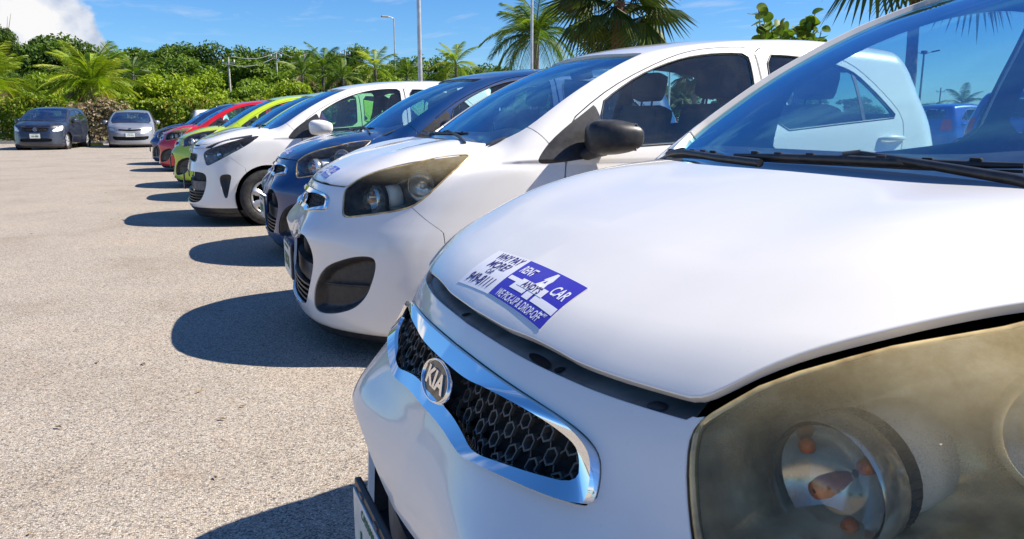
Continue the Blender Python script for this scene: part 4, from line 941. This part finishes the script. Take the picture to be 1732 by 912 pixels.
specB = dict(name='parked_car', body=BodyB, res=.75, paint='white2', lens='lens_clear', lens_edge='blk', lamp=LAMPB, hood=HOODB, gro=GROB, gri=GRIB, intk=INTKB, fog=VENTB, fog_fin=False, chrome_grille=False, strip_z=.79, hood_floor=.70, slam=False, lip_z=.185,
             mirror='white2', badge_at=(.066, .757), badge_tilt=R(24), badge_size=(.052, .026), plate_at=(-.022, .43), plate_text='176 893', arch=.325, lamp_style='B',
             label='white newer-shape hatchback with body-coloured mirror, steel wheel trim and black bumper vents', group=ROW)
BodyB.wheels = (.765, 3.09)
carB = build_car(specB); repaint(carB, (('lamp_in', 'lamp_in_dark'),)); place(carB, -.03, 8.90, 0)
place(copyA([('white', 'mint'), ('lens_hazy', 'lens_clear')]), 0.02, 11.5, 0, 'pale green hatchback mostly hidden behind the newer white one')
place(copyA([('white', 'lime'), ('lens_hazy', 'lens_clear')]), -.24, 13.75, .5, 'lime yellow-green hatchback next to the pale green one')
place(copyA([('white', 'red'), ('lens_hazy', 'lens_mild')]), -.57, 18.1, 0, 'bright red hatchback beyond the lime one')
place(copyA([('white', 'darkblue'), ('lens_hazy', 'lens_clear')]), -.80, 20.8, 0, 'midnight blue hatchback at the far side of the red one')
# cars facing the camera across the lot
specC = dict(name='parked_car', body=BodyB, res=.4, sc=(1.14, 1.09, 1.045), paint='slate', lens='lens_clear', lens_edge='chrome_dull', lamp_fit=False, strip_z=.79, hood_floor=.70, slam=False, badge_kia=False, badge_at=(.055, .690), badge_size=(.062, .062), badge_tilt=R(14), mirror='slate',
             lamp=[(.43,.62),(.45,.665),(.52,.735),(.62,.785),(.74,.82),(.86,.835),(.88,.79),(.84,.71),(.76,.655),(.64,.625),(.52,.612)], hood=HOODB,
             gro=[(0,.750),(.12,.750),(.25,.748),(.36,.742),(.40,.72),(.38,.68),(.34,.63),(.27,.615),(.12,.612),(0,.612)], gri=[(0,.742),(.12,.742),(.25,.740),(.35,.734),(.385,.716),(.365,.68),(.328,.638),(.26,.624),(.12,.621),(0,.621)], chrome_grille=False,
             intk=[(0,.40),(.2,.40),(.40,.39),(.47,.37),(.46,.31),(.43,.275),(.2,.27),(0,.27)], fog=[(.60,.32),(.66,.36),(.76,.36),(.80,.33),(.76,.29),(.64,.28)], fog_fin=False, slats=2, beam=False, plate_at=(-.012, .475), plate_text='164 885', wheel_scale=1.12,
             label='dark slate blue hatchback facing the camera in front of the hedge', group='cars parked in front of the hedge')
carC = build_car(specC); pc = at(56, 27.6); place(carC, pc.x, pc.y, 82); 
specD = dict(name='parked_car', body=BodyA, res=.4, sc=(1.15, 1.07, .985), paint='silver', lens='lens_clear', lens_edge='chrome_dull', lamp_fit=False, slam=False, mirror='silver', badge_at=(.098, .742), badge_size=(.05, .025),
             lamp=[(.40,.665),(.44,.70),(.52,.735),(.64,.775),(.76,.805),(.86,.80),(.87,.755),(.80,.69),(.68,.648),(.54,.632),(.44,.635)],
             gro=[(0,.700),(.12,.702),(.24,.712),(.34,.722),(.385,.712),(.395,.69),(.36,.665),(.24,.652),(.12,.642),(0,.640)], gri=[(0,.694),(.12,.696),(.24,.706),(.335,.714),(.37,.706),(.378,.69),(.35,.672),(.24,.659),(.12,.649),(0,.647)],
             intk=[(0,.43),(.2,.43),(.42,.435),(.56,.45),(.60,.43),(.58,.36),(.52,.30),(.3,.285),(0,.28)], fog=[(.84,.37),(.86,.42),(.90,.42),(.90,.36),(.87,.33)], fog_fin=False, slats=3, beam=False, plate_at=(-.012, .50), plate_text='172 816',
             label='silver sedan facing the camera in front of the hedge', group='cars parked in front of the hedge')
carD = build_car(specD); pd = at(218, 30.0); place(carD, pd.x, pd.y, 90)
OTH = 'cars parked elsewhere on the lot'
def copyC(root, swaps): c = copy_tree(root); repaint(c, swaps); return c
pv = at(350, 40); place(copyC(carC, [('slate', 'white2')]), pv.x - .3, pv.y, -84, 'white car by the hedge, its roof showing over the red one', OTH)
pb = at(1640, 10.6); place(copyA([('white', 'royal'), ('lens_hazy', 'lens_clear')]), pb.x + 3.7, pb.y - .4, 180, 'royal blue hatchback seen through the nearest car at right', OTH)
p3 = at(1560, 21); place(copyA([('white', 'royal'), ('lens_hazy', 'lens_clear')]), p3.x + 3.6, p3.y, 180, 'blue hatchback far behind the tail of the second white one', OTH)
p3 = at(1572, 26); place(copyA([('white', 'white2'), ('lens_hazy', 'lens_clear')]), p3.x + 3.6, p3.y, 180, 'far white hatchback seen past the second white one', OTH)
p3 = at(1160, 44); place(copyC(carD, [('silver', 'white2')]), p3.x, p3.y, 20, 'distant white sedan seen through the second car\'s windows', OTH)

# ------------------------------------------------------------------ vegetation
def leaf_mat(name, c1, c2, c3, rough=.5, sc=1.2, trans=.35):
    m = bpy.data.materials.new(name); m.use_nodes = True; nt = m.node_tree; nt.nodes.clear(); L = nt.links
    tcn = NN(nt, 'ShaderNodeTexCoord'); oi = NN(nt, 'ShaderNodeObjectInfo'); geo = NN(nt, 'ShaderNodeNewGeometry')
    n = NN(nt, 'ShaderNodeTexNoise', inp={'Scale': sc, 'Detail': 4, 'Roughness': .7}); L.new(tcn.outputs['Object'], n.inputs['Vector'])
    f = mth(nt, 'ADD', mth(nt, 'MULTIPLY', n.outputs[0], .62), mth(nt, 'ADD', mth(nt, 'MULTIPLY', geo.outputs['Random Per Island'], .38), mth(nt, 'MULTIPLY', mth(nt, 'SUBTRACT', oi.outputs['Random'], .5), .26)))
    c = ramp(nt, [(.28, c1), (.52, c2), (.78, c3)], f)
    df = NN(nt, 'ShaderNodeBsdfPrincipled'); L.new(c, df.inputs['Base Color']); df.inputs['Roughness'].default_value = rough; df.inputs['Specular IOR Level'].default_value = .35
    tl = NN(nt, 'ShaderNodeBsdfTranslucent'); L.new(mixc(nt, 1., c, (1.25, 1.3, .5), 'MULTIPLY'), tl.inputs[0])
    mx = NN(nt, 'ShaderNodeMixShader'); mx.inputs[0].default_value = trans; L.new(df.outputs[0], mx.inputs[1]); L.new(tl.outputs[0], mx.inputs[2])
    o = NN(nt, 'ShaderNodeOutputMaterial'); L.new(mx.outputs[0], o.inputs[0]); return m
M['leaf'] = leaf_mat('broad_leaves', (.05, .10, .008), (.12, .21, .012), (.22, .32, .016))
M['leaf_dk'] = leaf_mat('dark_leaves', (.030, .07, .008), (.08, .15, .012), (.16, .25, .016))
M['leaf_lt'] = leaf_mat('fresh_leaves', (.10, .17, .006), (.22, .32, .010), (.36, .44, .018))
M['hedge'] = leaf_mat('hedge_leaves', (.09, .16, .008), (.20, .29, .010), (.42, .24, .08), sc=.9)
M['hedge_dry'] = leaf_mat('dry_hedge_twigs', (.10, .11, .03), (.26, .20, .12), (.40, .29, .19), sc=1.4, trans=.15)
M['palm'] = leaf_mat('palm_leaflets', (.04, .09, .012), (.10, .18, .016), (.20, .28, .02), sc=.8)
M['fan'] = leaf_mat('fan_palm_leaves', (.025, .05, .012), (.05, .085, .014), (.10, .14, .02), sc=.8, trans=.2)
M['palm_y'] = leaf_mat('yellowing_fronds', (.12, .22, .010), (.26, .36, .016), (.46, .46, .05), sc=.8)
M['dead'] = leaf_mat('dead_fronds', (.14, .09, .05), (.28, .20, .11), (.40, .30, .18), sc=1.5, trans=.15)
M['grape'] = leaf_mat('sea_grape_leaf', (.05, .10, .012), (.11, .19, .018), (.24, .27, .05), sc=4)
M['bark'] = noise_col(pm('tree_bark', (.12, .10, .08), .95), (.08, .065, .05), (.2, .17, .14), 9, bump=.6, bscale=20, bd=.02)
M['palm_bark'] = noise_col(pm('ringed_palm_bark', (.16, .13, .11), .9), (.10, .08, .07), (.24, .21, .18), 14, bump=.6, bscale=30, bd=.02)
M['rust_bark'] = noise_col(pm('fibrous_palm_bark', (.12, .06, .035), .95), (.08, .035, .02), (.18, .10, .06), 20)

def crown_mesh(name, n=2600, rx=2.6, rz=2.3, leaf=.30, seed=1, blobs=14, flat=.6):
    r = np.random.default_rng(seed)
    c = r.normal(size=(blobs, 3)); c /= np.linalg.norm(c, axis=1, keepdims=True); c *= r.uniform(.35, .78, (blobs, 1)); rad = r.uniform(.30, .46, blobs); c[0] = 0; rad[0] = .55
    k = r.integers(0, blobs, n); d = r.normal(size=(n, 3)); d /= np.linalg.norm(d, axis=1, keepdims=True); d[:, 2] = np.abs(d[:, 2])*.9 + d[:, 2]*.1
    p = c[k] + d*(rad[k]*r.uniform(.72, 1.05, n))[:, None]; p[:, 0] *= rx; p[:, 1] *= rx; p[:, 2] *= rz
    nrm = d*.7 + r.normal(size=(n, 3))*.55 + [0, 0, .35]; nrm /= np.linalg.norm(nrm, axis=1, keepdims=True)
    t = np.cross(nrm, r.normal(size=(n, 3))); t /= np.linalg.norm(t, axis=1, keepdims=True); b = np.cross(nrm, t); s = leaf*r.uniform(.5, 1.15, n)
    # each spray: a kinked pair of pointed faces
    V = np.stack([p - t*s[:, None]*.9, p + b*s[:, None]*.42 + nrm*s[:, None]*.10, p + t*s[:, None]*.9, p - b*s[:, None]*.42 + nrm*s[:, None]*.10], 1).reshape(-1, 3)
    F = [(4*i, 4*i + 1, 4*i + 2, 4*i + 3) for i in range(n)]
    return mesh(name, V, F, None, False)
def trunk_mesh(h, r0, seed, limbs=5, rx=2.):
    rr = random.Random(seed); m = MB(); pts = [Vector((0, 0, -.3))]
    for i in range(1, 6): pts.append(Vector((rr.uniform(-.12, .12)*i*.5, rr.uniform(-.12, .12)*i*.5, h*i/5)))
    m.tube(pts, [r0*1.25, r0, r0*.85, r0*.7, r0*.55, r0*.3], 8)
    for k in range(limbs):
        a = rr.uniform(0, 6.28); z = h*rr.uniform(.45, .9); q = pts[3].lerp(pts[4], .5); s_ = Vector((q.x, q.y, z)); d = Vector((math.cos(a), math.sin(a), .7))
        m.tube([s_, s_ + d*rx*.35 + Vector((0, 0, .05)), s_ + d*rx*.75 + Vector((0, 0, .3))], [r0*.42, r0*.28, r0*.10], 6)
    return m
crowns = [crown_mesh('leafy_crown', 7500, 2.7, 2.2, .17, 11 + k, 22) for k in range(4)]
tm = [trunk_mesh(3.8, .16, k) for k in range(3)]; tmesh = []
for m_ in tm: o = m_.build('trunk', M['bark']); tmesh.append(o.data); bpy.data.objects.remove(o)
TREE_LABELS = ['broad dark green tree in the wood behind the hedge', 'mid green round-topped tree in the wood behind the hedge', 'bright green low tree standing just behind the hedge']
def tree(p, h, w_, kind, name='broadleaf_tree', group='trees of the wood behind the hedge', lab=None, seed=0):
    rr = random.Random(seed*7 + int(p.x*13)); t = empty(name, (p.x, p.y, 0), rr.uniform(0, 6.28)); s_ = w_/5.0
    a = addobj('crown', crowns[rr.randrange(4)], None, t)
    a.material_slots[0].link = 'OBJECT' if a.material_slots else 'OBJECT'
    a.material_slots[0].material = M[['leaf_dk', 'leaf', 'leaf_lt'][kind]]
    ch = min(h*.62, w_*.62); a.scale = (s_, s_*rr.uniform(.85, 1.1), ch/2.9); a.location = (0, 0, h - ch*.78)
    b = addobj('trunk', tmesh[rr.randrange(3)], None, t); b.scale = (s_, s_, max(.3, (h - ch*.5)/3.8))
    tag(t, lab or TREE_LABELS[kind], 'tree', group); return t
for c in crowns: c.materials.append(M['leaf'])
rr = random.Random(5)
def topy(x):   # outline of the canopy in the photograph, as heights above the horizon at each bearing
    return np.interp(x, [-300, 0, 60, 90, 160, 250, 300, 420, 520, 600, 700, 800, 900, 1100, 1300, 1700, 2200], [70, 74, 64, 60, 74, 66, 74, 76, 80, 86, 94, 102, 110, 140, 160, 172, 176])
ORD = 'first second third fourth fifth sixth seventh eighth ninth tenth eleventh twelfth thirteenth fourteenth fifteenth sixteenth seventeenth eighteenth nineteenth twentieth'.split()
ORD += ['twenty-' + o for o in ORD[:9]]
x = -240
k = 0
row = 0
while x < 1020:            # tall back row
    D = 66 + rr.uniform(-5, 6); tree(at(x, D), hz(topy(x) + rr.uniform(-6, 8), D), rr.uniform(5.0, 6.6), 0 if rr.random() < .7 else 1, seed=k, lab=ORD[row] + ' tree from the left in the tall back row of the wood'); x += rr.uniform(52, 76); k += 1; row += 1
x = -200; row = 0
while x < 1000:            # middle row
    D = 56 + rr.uniform(-4, 4); tree(at(x, D), hz(topy(x) + rr.uniform(16, 34), D), rr.uniform(4.4, 5.8), 0 if rr.random() < .35 else 1, seed=k, lab=ORD[row] + ' tree from the left in the middle row of the wood'); x += rr.uniform(62, 90); k += 1; row += 1
x = -160; row = 0
while x < 980:            # low fresh growth behind the hedge
    D = 45 + rr.uniform(-3, 5); tree(at(x, D), hz(rr.uniform(118, 146), D), rr.uniform(3.2, 4.6), 2 if rr.random() < .6 else 1, seed=k, lab=ORD[row] + ' low bright tree from the left, just behind the hedge'); x += rr.uniform(58, 88); k += 1; row += 1
x = 1080; row = 0
while x < 2300:            # low far trees beyond the lot's right side, seen through car windows
    D = 82 + rr.uniform(-8, 10); tree(at(x, D), hz(topy(x) + rr.uniform(-3, 6), D), rr.uniform(5, 8), 0 if rr.random() < .6 else 1, group='far trees past the right side of the lot', lab=ORD[row] + ' far tree from the left past the right side of the lot', seed=k); x += rr.uniform(60, 110); k += 1; row += 1
for i in range(8):         # trees behind the camera, mirrored in glass and paint
    a = 2.0 + i*.33; tree(Vector((math.sin(a)*46, math.cos(a)*46, 0)), 6.5 + rr.uniform(-1, 1), 8, 0, group='trees across the lot behind the camera', lab=ORD[i] + ' tree, counted clockwise, behind the camera across the lot', seed=k); k += 1

def leaf_box(name, a, b, h, dpt, n, leaf, mat, seed, label, cat='hedge', rough=.12):
    r = np.random.default_rng(seed); L_ = (b - a).length; d = np.array((b - a).normalized()); nr = np.array([-d[1], d[0], 0])
    s_ = r.uniform(0, L_, n); f = r.random(n); top = f < .28; y = np.where(top, r.uniform(0, dpt, n), r.choice([0, 1], n, p=[.8, .2])*dpt); z = np.where(top, h, r.uniform(.02, h, n))
    wob = .10*np.sin(s_*1.9 + seed) + .07*np.sin(s_*5.3) ; z = z + np.where(top, wob + r.normal(0, rough*.7, n), 0); y = y + r.normal(0, rough, n) + .10*np.sin(s_*2.7 + z*3)
    p = np.array(a)[None, :] + d*s_[:, None] + nr*y[:, None]; p[:, 2] = z
    nrm = np.where(top[:, None], [[0, 0, 1.]], -nr*.8 + np.array([0, 0, .5])) + r.normal(size=(n, 3))*.6; nrm /= np.linalg.norm(nrm, axis=1, keepdims=True)
    t = np.cross(nrm, r.normal(size=(n, 3))); t /= np.linalg.norm(t, axis=1, keepdims=True); bb = np.cross(nrm, t); q = leaf*r.uniform(.6, 1.2, n)[:, None]
    V = np.stack([p - t*q, p + bb*q*.5, p + t*q, p - bb*q*.5], 1).reshape(-1, 3); F = [(4*i, 4*i + 1, 4*i + 2, 4*i + 3) for i in range(n)]
    rt = empty(name, tuple(a)); me = mesh('foliage', V - np.array(a), F, None, False); o = addobj('foliage', me, mat, rt)
    # woody core
    m = MB(); 
    for i in range(int(L_/.45)):
        x0 = a + (b - a)*((i + .5)*.45/L_) - a; bs = Vector(nr)*dpt*.5; m.tube([x0 + bs, x0 + bs + Vector((r.uniform(-.15, .15), r.uniform(-.1, .1), h*.5)), x0 + bs + Vector((r.uniform(-.3, .3), r.uniform(-.2, .2), h*.92))], [.022, .016, .006], 5)
    m.build('stems', M['bark'], rt); tag(rt, label, cat, 'clipped hedges along the far kerb'); return rt
H1 = [at(-420, 35.6), at(118, 36.2)]; H2 = [at(118, 35.6), at(212, 35.9)]; H3 = [at(200, 37.0), at(560, 40.0)]
leaf_box('hedge', H1[0], H1[1], 1.95, 1.0, 17000, .10, M['hedge'], 3, 'green and russet clipped hedge behind the slate blue car')
leaf_box('hedge', H2[0], H2[1], 1.62, .8, 5200, .085, M['hedge_dry'], 5, 'half bare pinkish brown hedge between the slate and silver cars', rough=.18)
leaf_box('hedge', H3[0], H3[1], 1.92, 1.0, 15000, .10, M['hedge'], 8, 'bright green clipped hedge to the right of the silver sedan')
gv = []
# ------------------------------------------------------------------ palms
def frond_mesh(name, L_=2.4, pairs=34, wl=.55, droop=.9, lw=.011, seed=0):
    """feather frond along +X rising then arching over, leaflets hanging in a V"""
    r = random.Random(seed); m = MB(); pts = []
    for i in range(13):
        t = i/12; pts.append(Vector((L_*(t - .12*t*t*droop), 0, L_*(.42*t - .62*droop*t*t))))
    m.tube(pts, [.028*(1 - .85*i/12) + .003 for i in range(13)], 5)
    V = []; F = []
    for k in range(pairs):
        t = .14 + .86*k/(pairs - 1); i = min(int(t*12), 11); f = t*12 - i; p = pts[i].lerp(pts[i+1], f); ln = wl*math.sin(math.pi*min(.97, .10 + .86*t))**.6
        for sg in (-1, 1):
            d = Vector((.55 + r.uniform(-.1, .1), sg*.8, -.28 - .25*t + r.uniform(-.15, .15))).normalized(); tip = p + d*ln + Vector((0, 0, -.22*ln)); mid = p + d*ln*.55; wv = Vector((.0085 + .003*r.random(), 0, .003))
            b = len(V); V += [p - wv, p + wv, mid + wv*1.1, tip, mid - wv*1.1]; F.append((b, b+1, b+2, b+3, b+4))
    m.add(V, F); return m
def fan_mesh(name, pet=.75, rad=.85, n=30, seed=0, fold=.35, droop=.5):
    """costapalmate leaf: stalk along +X, pleated blade with split drooping tips"""
    r = random.Random(seed); m = MB(); m.tube([Vector((0, 0, 0)), Vector((pet*.5, 0, .05)), Vector((pet, 0, .02))], [.02, .014, .011], 5)
    V = []; F = []; c = Vector((pet, 0, .02))
    for k in range(n):
        a0 = -2.25 + 4.5*k/n; a1 = -2.25 + 4.5*(k + 1)/n; am = (a0 + a1)/2; rl = rad*(1 - .22*abs(am)/2.25)*r.uniform(.93, 1.05)
        def P(a, q, up): return c + Vector((math.cos(a)*q, math.sin(a)*q*.92, -fold*abs(math.sin(a))*q*.7 - droop*(q/rad)**2*.35*rad + up))
        b = len(V); q1 = rl*.58; V += [c, P(a0, q1, 0), P(am, q1, .035), P(a1, q1, 0), P(am + r.uniform(-.02, .02), rl, -.10*r.random())]
        F += [(b, b+1, b+2), (b, b+2, b+3), (b+1, b+4, b+2), (b+2, b+4, b+3)]
    m.add(V, F); return m
def mesh_of(m, name):
    o = m.build(name, None); d = o.data; bpy.data.objects.remove(o); return d
FR = [mesh_of(frond_mesh('frond', 2.5, 52, .66, .9 + .40*i, i), 'frond') for i in range(3)]
FN = [mesh_of(fan_mesh('fan_leaf', .72, 1.02, 34, i, .30 + .2*i, .35 + .45*i), 'fan_leaf') for i in range(3)]
def palm(p, h, kind, label, n=24, s_=1., name=None, group=None, dead=5, mat=None, r0=.13, young=False, aims=None, bark=None):
    rr = random.Random(int(p.x*31 + p.y*17)); t = empty(name or ('feather_palm' if kind == 'feather' else 'fan_palm'), (p.x, p.y, 0), rr.uniform(0, 6.28) if aims is None else 0)
    m = MB(); lean = Vector((rr.uniform(-.15, .15), rr.uniform(-.15, .15), 0)) if aims is None else Vector(); pts = []; rad = []
    for i in range(15):
        f = i/14; pts.append(lean*f*f + Vector((0, 0, -.1 + (h + .1)*f))); rad.append(r0*(1.35 - .45*f)*(1 + .04*(i % 2)))
    m.tube(pts, rad, 10); m.build('trunk', M[bark or 'palm_bark'], t)
    top = pts[-1]
    for k in range(n):
        a = k*2.39996 + rr.uniform(-.2, .2); f = (k + .5)/n                   # golden-angle spread, young upright to old hanging
        el = 1.15 - 1.75*f + rr.uniform(-.12, .12)
        if aims is not None and k < len(aims): a, el = aims[k]
        me = (FR if kind == 'feather' else FN)[min(2, int(f*3))]; o = addobj('frond', me, None, t)
        if not me.materials: me.materials.append(M['palm'])
        o.material_slots[0].link = 'OBJECT'; o.material_slots[0].material = M['dead'] if k >= n - dead else M[mat or ('palm' if kind == 'feather' else 'fan')]
        o.location = top + Vector((0, 0, -.12*f)); o.rotation_euler = (rr.uniform(-.3, .3), -el, a); q = s_*rr.uniform(.85, 1.1); o.scale = (q, q, q)
    tag(t, label, 'palm tree', group); return t
GP = 'palms around the lot'
def pp(px, D): return at(px, D)
palm(pp(158, 40), hz(150, 40), 'feather', 'bushy yellow-green palm with dry lower fronds above the slate and silver cars', 52, 1.08, group=GP, dead=12, mat='palm_y', r0=.16)
palm(pp(-12, 39), hz(150, 39), 'feather', 'yellowing palm cut by the left edge of the photo', 46, 1.08, group=GP, dead=12, mat='palm_y', r0=.16)
palm(pp(905, 38), hz(68, 38), 'feather', 'tall feather palm behind a slim lamp post above the blue car', 38, 1.06, group=GP, dead=0, mat='palm', r0=.15)
palm(pp(1041, 19), hz(12, 19), 'fan', 'dark fan palm with orange fruit above the second car\'s roof', 19, 1.12, group=GP, dead=0, r0=.15, bark='rust_bark')
palm(pp(1535, 12.5), hz(-92, 12.5), 'fan', 'close fan palm rising behind the second car\'s tail', 15, .95, group=GP, dead=0, r0=.075, bark='rust_bark')
palm(pp(1172, 42), hz(128, 42), 'fan', 'palm trunk seen through the second car\'s side windows', 18, .9, group=GP, dead=2, r0=.12)
palm(pp(1153, 58), hz(168, 58), 'fan', 'small fan palm seen through the second car\'s side windows', 16, .9, group=GP, dead=0, r0=.12)
for i, (x_, D_, y_, lb) in enumerate([(512, 50, 128, 'palm with drooping brown fronds amid the wood, left of the thin lamp post'), (548, 52, 116, 'upright palm half lost in the wood, left of the thin lamp post'), (640, 54, 118, 'palm between the lamp posts, above the newer white car'), (775, 50, 112, 'young upright bright palm right of the thick lamp post'),
                                     (585, 51, 134, 'low palm in front of the thin lamp post'), (235, 47, 128, 'low palm behind the silver sedan'), (690, 53, 130, 'low palm beside the thick lamp post'), (1625, 60, 178, 'small far palm through the nearest windscreen'), (1742, 30, 150, 'palm over the royal blue hatchback at the right edge')]):
    palm(pp(x_, D_), hz(y_, D_), 'feather', lb, 18, .78 if x_ != 1742 else .5, group=GP, dead=3 if i in (0, 4) else 0, mat='palm_y' if i in (3, 2) else 'palm', r0=.10)
# fruit bunch on the fan palm
# casuarina sprays at the far left
for i, (x_, y_) in enumerate([(22, 48), (2, 44)]):
    D = 60; t = tree(at(x_, D), hz(y_ + 6, D), 2.2, 0, 'feathery_tree', None, ['thin feathery tree top against the cloud, right of two', 'thin feathery tree top against the cloud at the left edge'][i], 90 + i); t.children[0].scale.z *= 1.5

# sea grape: round leaves, each its own piece
sg = empty('sea_grape_shrub', tuple(at(1322, 15.5))); tag(sg, 'sea grape shrub with big round leaves above the second car\'s roof', 'shrub')
m = MB(); rr = random.Random(3); stems = []
for (px_, py_) in [(1272, 24), (1283, 44), (1295, 52), (1310, 48), (1325, 55), (1340, 52), (1352, 40), (1366, 30), (1378, 58), (1360, 56), (1300, 60), (1318, 60)]:
    D = 15.5 + rr.uniform(-.4, .4); tip = at(px_, D, hz(py_, D)) - sg.location; base = Vector((tip.x*.25, tip.y*.25, 0)); mid = base.lerp(tip, .55) + Vector((rr.uniform(-.1, .1), 0, .1)); m.tube([base, mid, tip], [.03, .018, .008], 6); stems.append((mid, tip))
m.build('stems', M['bark'], sg)
lm = MB(); V = [Vector((0, 0, 0))] + [Vector((.075 + .075*math.cos(a), .085*math.sin(a), .012*math.sin(a*2) + .015*math.cos(a))) for a in np.linspace(math.pi, 3*math.pi, 17)[:-1]]; V[0] = Vector((.075, 0, -.012))
lm.add(V, [(0, 1 + k, 1 + (k+1) % 16) for k in range(16)], True); leafme = mesh_of(lm, 'leaf'); leafme.materials.append(M['grape'])
for (mid, tip) in stems:
    for k in range(26):
        f = 1 - k*.042; o = addobj('leaf', leafme, None, sg); o.location = mid.lerp(tip, f) + Vector((rr.uniform(-.03, .03), rr.uniform(-.03, .03), 0)); o.rotation_euler = (rr.uniform(-.9, .9), rr.uniform(-1.2, .5), k*2.4 + rr.uniform(-.4, .4)); q = rr.uniform(.95, 1.4); o.scale = (q, q, q)

# ------------------------------------------------------------------ lamp posts, utility poles and wires
def lamp_post(px, D, h, r, label, head=None, mat='steel'):
    t = empty('lamp_post', tuple(at(px, D))); m = MB(); m.tube([Vector((0, 0, 0)), Vector((0, 0, h*.5)), Vector((0, 0, h))], [r, r*.85, r*.7], 14); m.lathe([(r*2.2, 0), (r*2.2, .03), (r*1.3, .05), (r*1.25, .12)], 14); m.build('pole', M[mat], t)
    if head == 'single':
        m = MB(); m.tube([Vector((0, 0, h - .05)), Vector((-.2, 0, h + .05)), Vector((-.45, 0, h + .08))], .03, 6); m.build('arm', M[mat], t)
        m = MB(); m.box(Vector((-.62, 0, h + .08)), (.50, .22, .10), None, .03); m.build('lamp_head', M['concrete'], t)
    elif head == 'twin':
        for sg in (-1, 1):
            m = MB(); m.tube([Vector((0, 0, h - .1)), RGT*sg*.9 + Vector((0, 0, h + .15))], .04, 6); m.build('arm', M[mat], t)
            m = MB(); m.box(RGT*sg*1.2 + Vector((0, 0, h + .22)), (.75, .35, .14), Matrix.Rotation(-CAM_PS, 4, 'Z') @ Matrix.Rotation(-sg*.2, 4, 'Y'), .04); m.build('lamp_head', M['void'], t)
        m = MB(); m.box(Vector((0, 0, h + .12)), (.5, .4, .28), None, .04); m.build('junction_box', M['void'], t)
    tag(t, label, 'lamp post', 'lamp posts of the car park'); return t
lamp_post(712.5, 22, 9.0, .066, 'thick pale grey lamp post rising behind the newer white car')
lamp_post(899, 27, 9.5, .055, 'slim grey lamp post in front of the feather palm')
lamp_post(671, 55, hz(38, 55), .06, 'thin lamp post with a small lamp head, over the newer white car', 'single')
lamp_post(1552, 84, hz(94, 84), .13, 'far lamp post with twin lamp heads, seen through the nearest windscreen', 'twin', 'wood')
lamp_post(1130, 40, hz(118, 40), .07, 'white lamp post seen through the second car\'s side windows')
lamp_post(1190, 46, hz(128, 46), .07, 'right of two lamp posts seen through the second car\'s side windows')
poles = [(393, 47, 100, 'crossed white pole over the bushes, left end of the wires'), (473, 54, 92, 'second thin utility pole from the left, in the wood'), (520, 60, 96, 'third thin utility pole from the left, in the wood'), (588, 57, 88, 'utility pole just left of the thin lamp post'), (1586, 70, 150, 'short utility pole beside the far twin lamp post')]
tops = []
for px_, D, y_, lb in poles:
    t = empty('utility_pole', tuple(at(px_, D))); h = hz(y_, D); m = MB(); m.tube([Vector((0, 0, 0)), Vector((0, 0, h))], [.075, .055], 10); m.build('pole', M['concrete'], t)
    m = MB(); m.box(Vector((0, 0, h - .35)), (.75, .05, .06), Matrix.Rotation(-CAM_PS, 4, 'Z'), .01); m.build('crossarm', M['steel'], t)
    for q in (-.33, 0, .33): m = MB(); m.lathe([(.035, 0), (.05, .04), (.03, .08), (.045, .12), (.001, .15)], 10, Matrix.Translation(RGT*q + Vector((0, 0, h - .30)))); m.build('insulator', M['plate'], t)
    tag(t, lb, 'utility pole', 'utility poles in front of the wood'); tops.append(t.location + Vector((0, 0, h - .18)))
tops.insert(3, tops.pop(3)); ends = tops[:4] + [at(760, 52, hz(121, 52)), at(1010, 50, hz(128, 50))]
for q, nm in ((-.45, 'front'), (.45, 'rear')):
    m = MB()
    for a, b in zip(ends[:-1], ends[1:]):
        pts = [a.lerp(b, i/10) + RGT*q*.4 + Vector((0, 0, -.5*math.sin(math.pi*i/10)*.6 + q*.5)) for i in range(11)]; m.tube(pts, .016, 5)
    tag(m.build('power_line', M['steel'], None), {'front': 'lower thin grey power line strung between the poles before the wood', 'rear': 'upper thin grey power line strung between the poles before the wood'}[nm], 'power line', 'power lines')
# yellow kerb stops in front of the hedge
for px_, D, lb in ((123, 31.6, 'yellow wheel stop beside the slate car\'s rear wheel'), (146, 32.4, 'yellow wheel stop nearer the dry hedge')):
    t = at(px_, D); m = MB(); m.add([(-.55, -.08, 0), (.55, -.08, 0), (.55, .08, 0), (-.55, .08, 0), (-.5, -.05, .13), (.5, -.05, .13), (.5, .05, .13), (-.5, .05, .13)], [(0, 1, 5, 4), (1, 2, 6, 5), (2, 3, 7, 6), (3, 0, 4, 7), (4, 5, 6, 7)])
    o = m.build('wheel_stop', M['yellow'], None); o.location = t; o.rotation_euler = (0, 0, 0); tag(o, lb, 'wheel stop', 'yellow wheel stops')

# dry leaf bits lying about on the asphalt
r_ = np.random.default_rng(4); m = MB()
for i in range(170):
    x_, y_ = r_.uniform(-5, .6), r_.uniform(1.6, 14); a = r_.uniform(0, 6.28); q = r_.uniform(.006, .020); c, s2 = math.cos(a), math.sin(a); z_ = .004 + r_.uniform(0, .003)
    m.add([(x_ - c*q, y_ - s2*q, z_), (x_ + s2*q*.4, y_ - c*q*.4, z_ + q*.25), (x_ + c*q, y_ + s2*q, z_), (x_ - s2*q*.4, y_ + c*q*.4, z_ + q*.2)], [(0, 1, 2, 3)])
tag(m.build('leaf_litter', M['dead'], None), 'small dry leaf bits strewn over the beige asphalt', 'leaf litter', None, 'stuff')
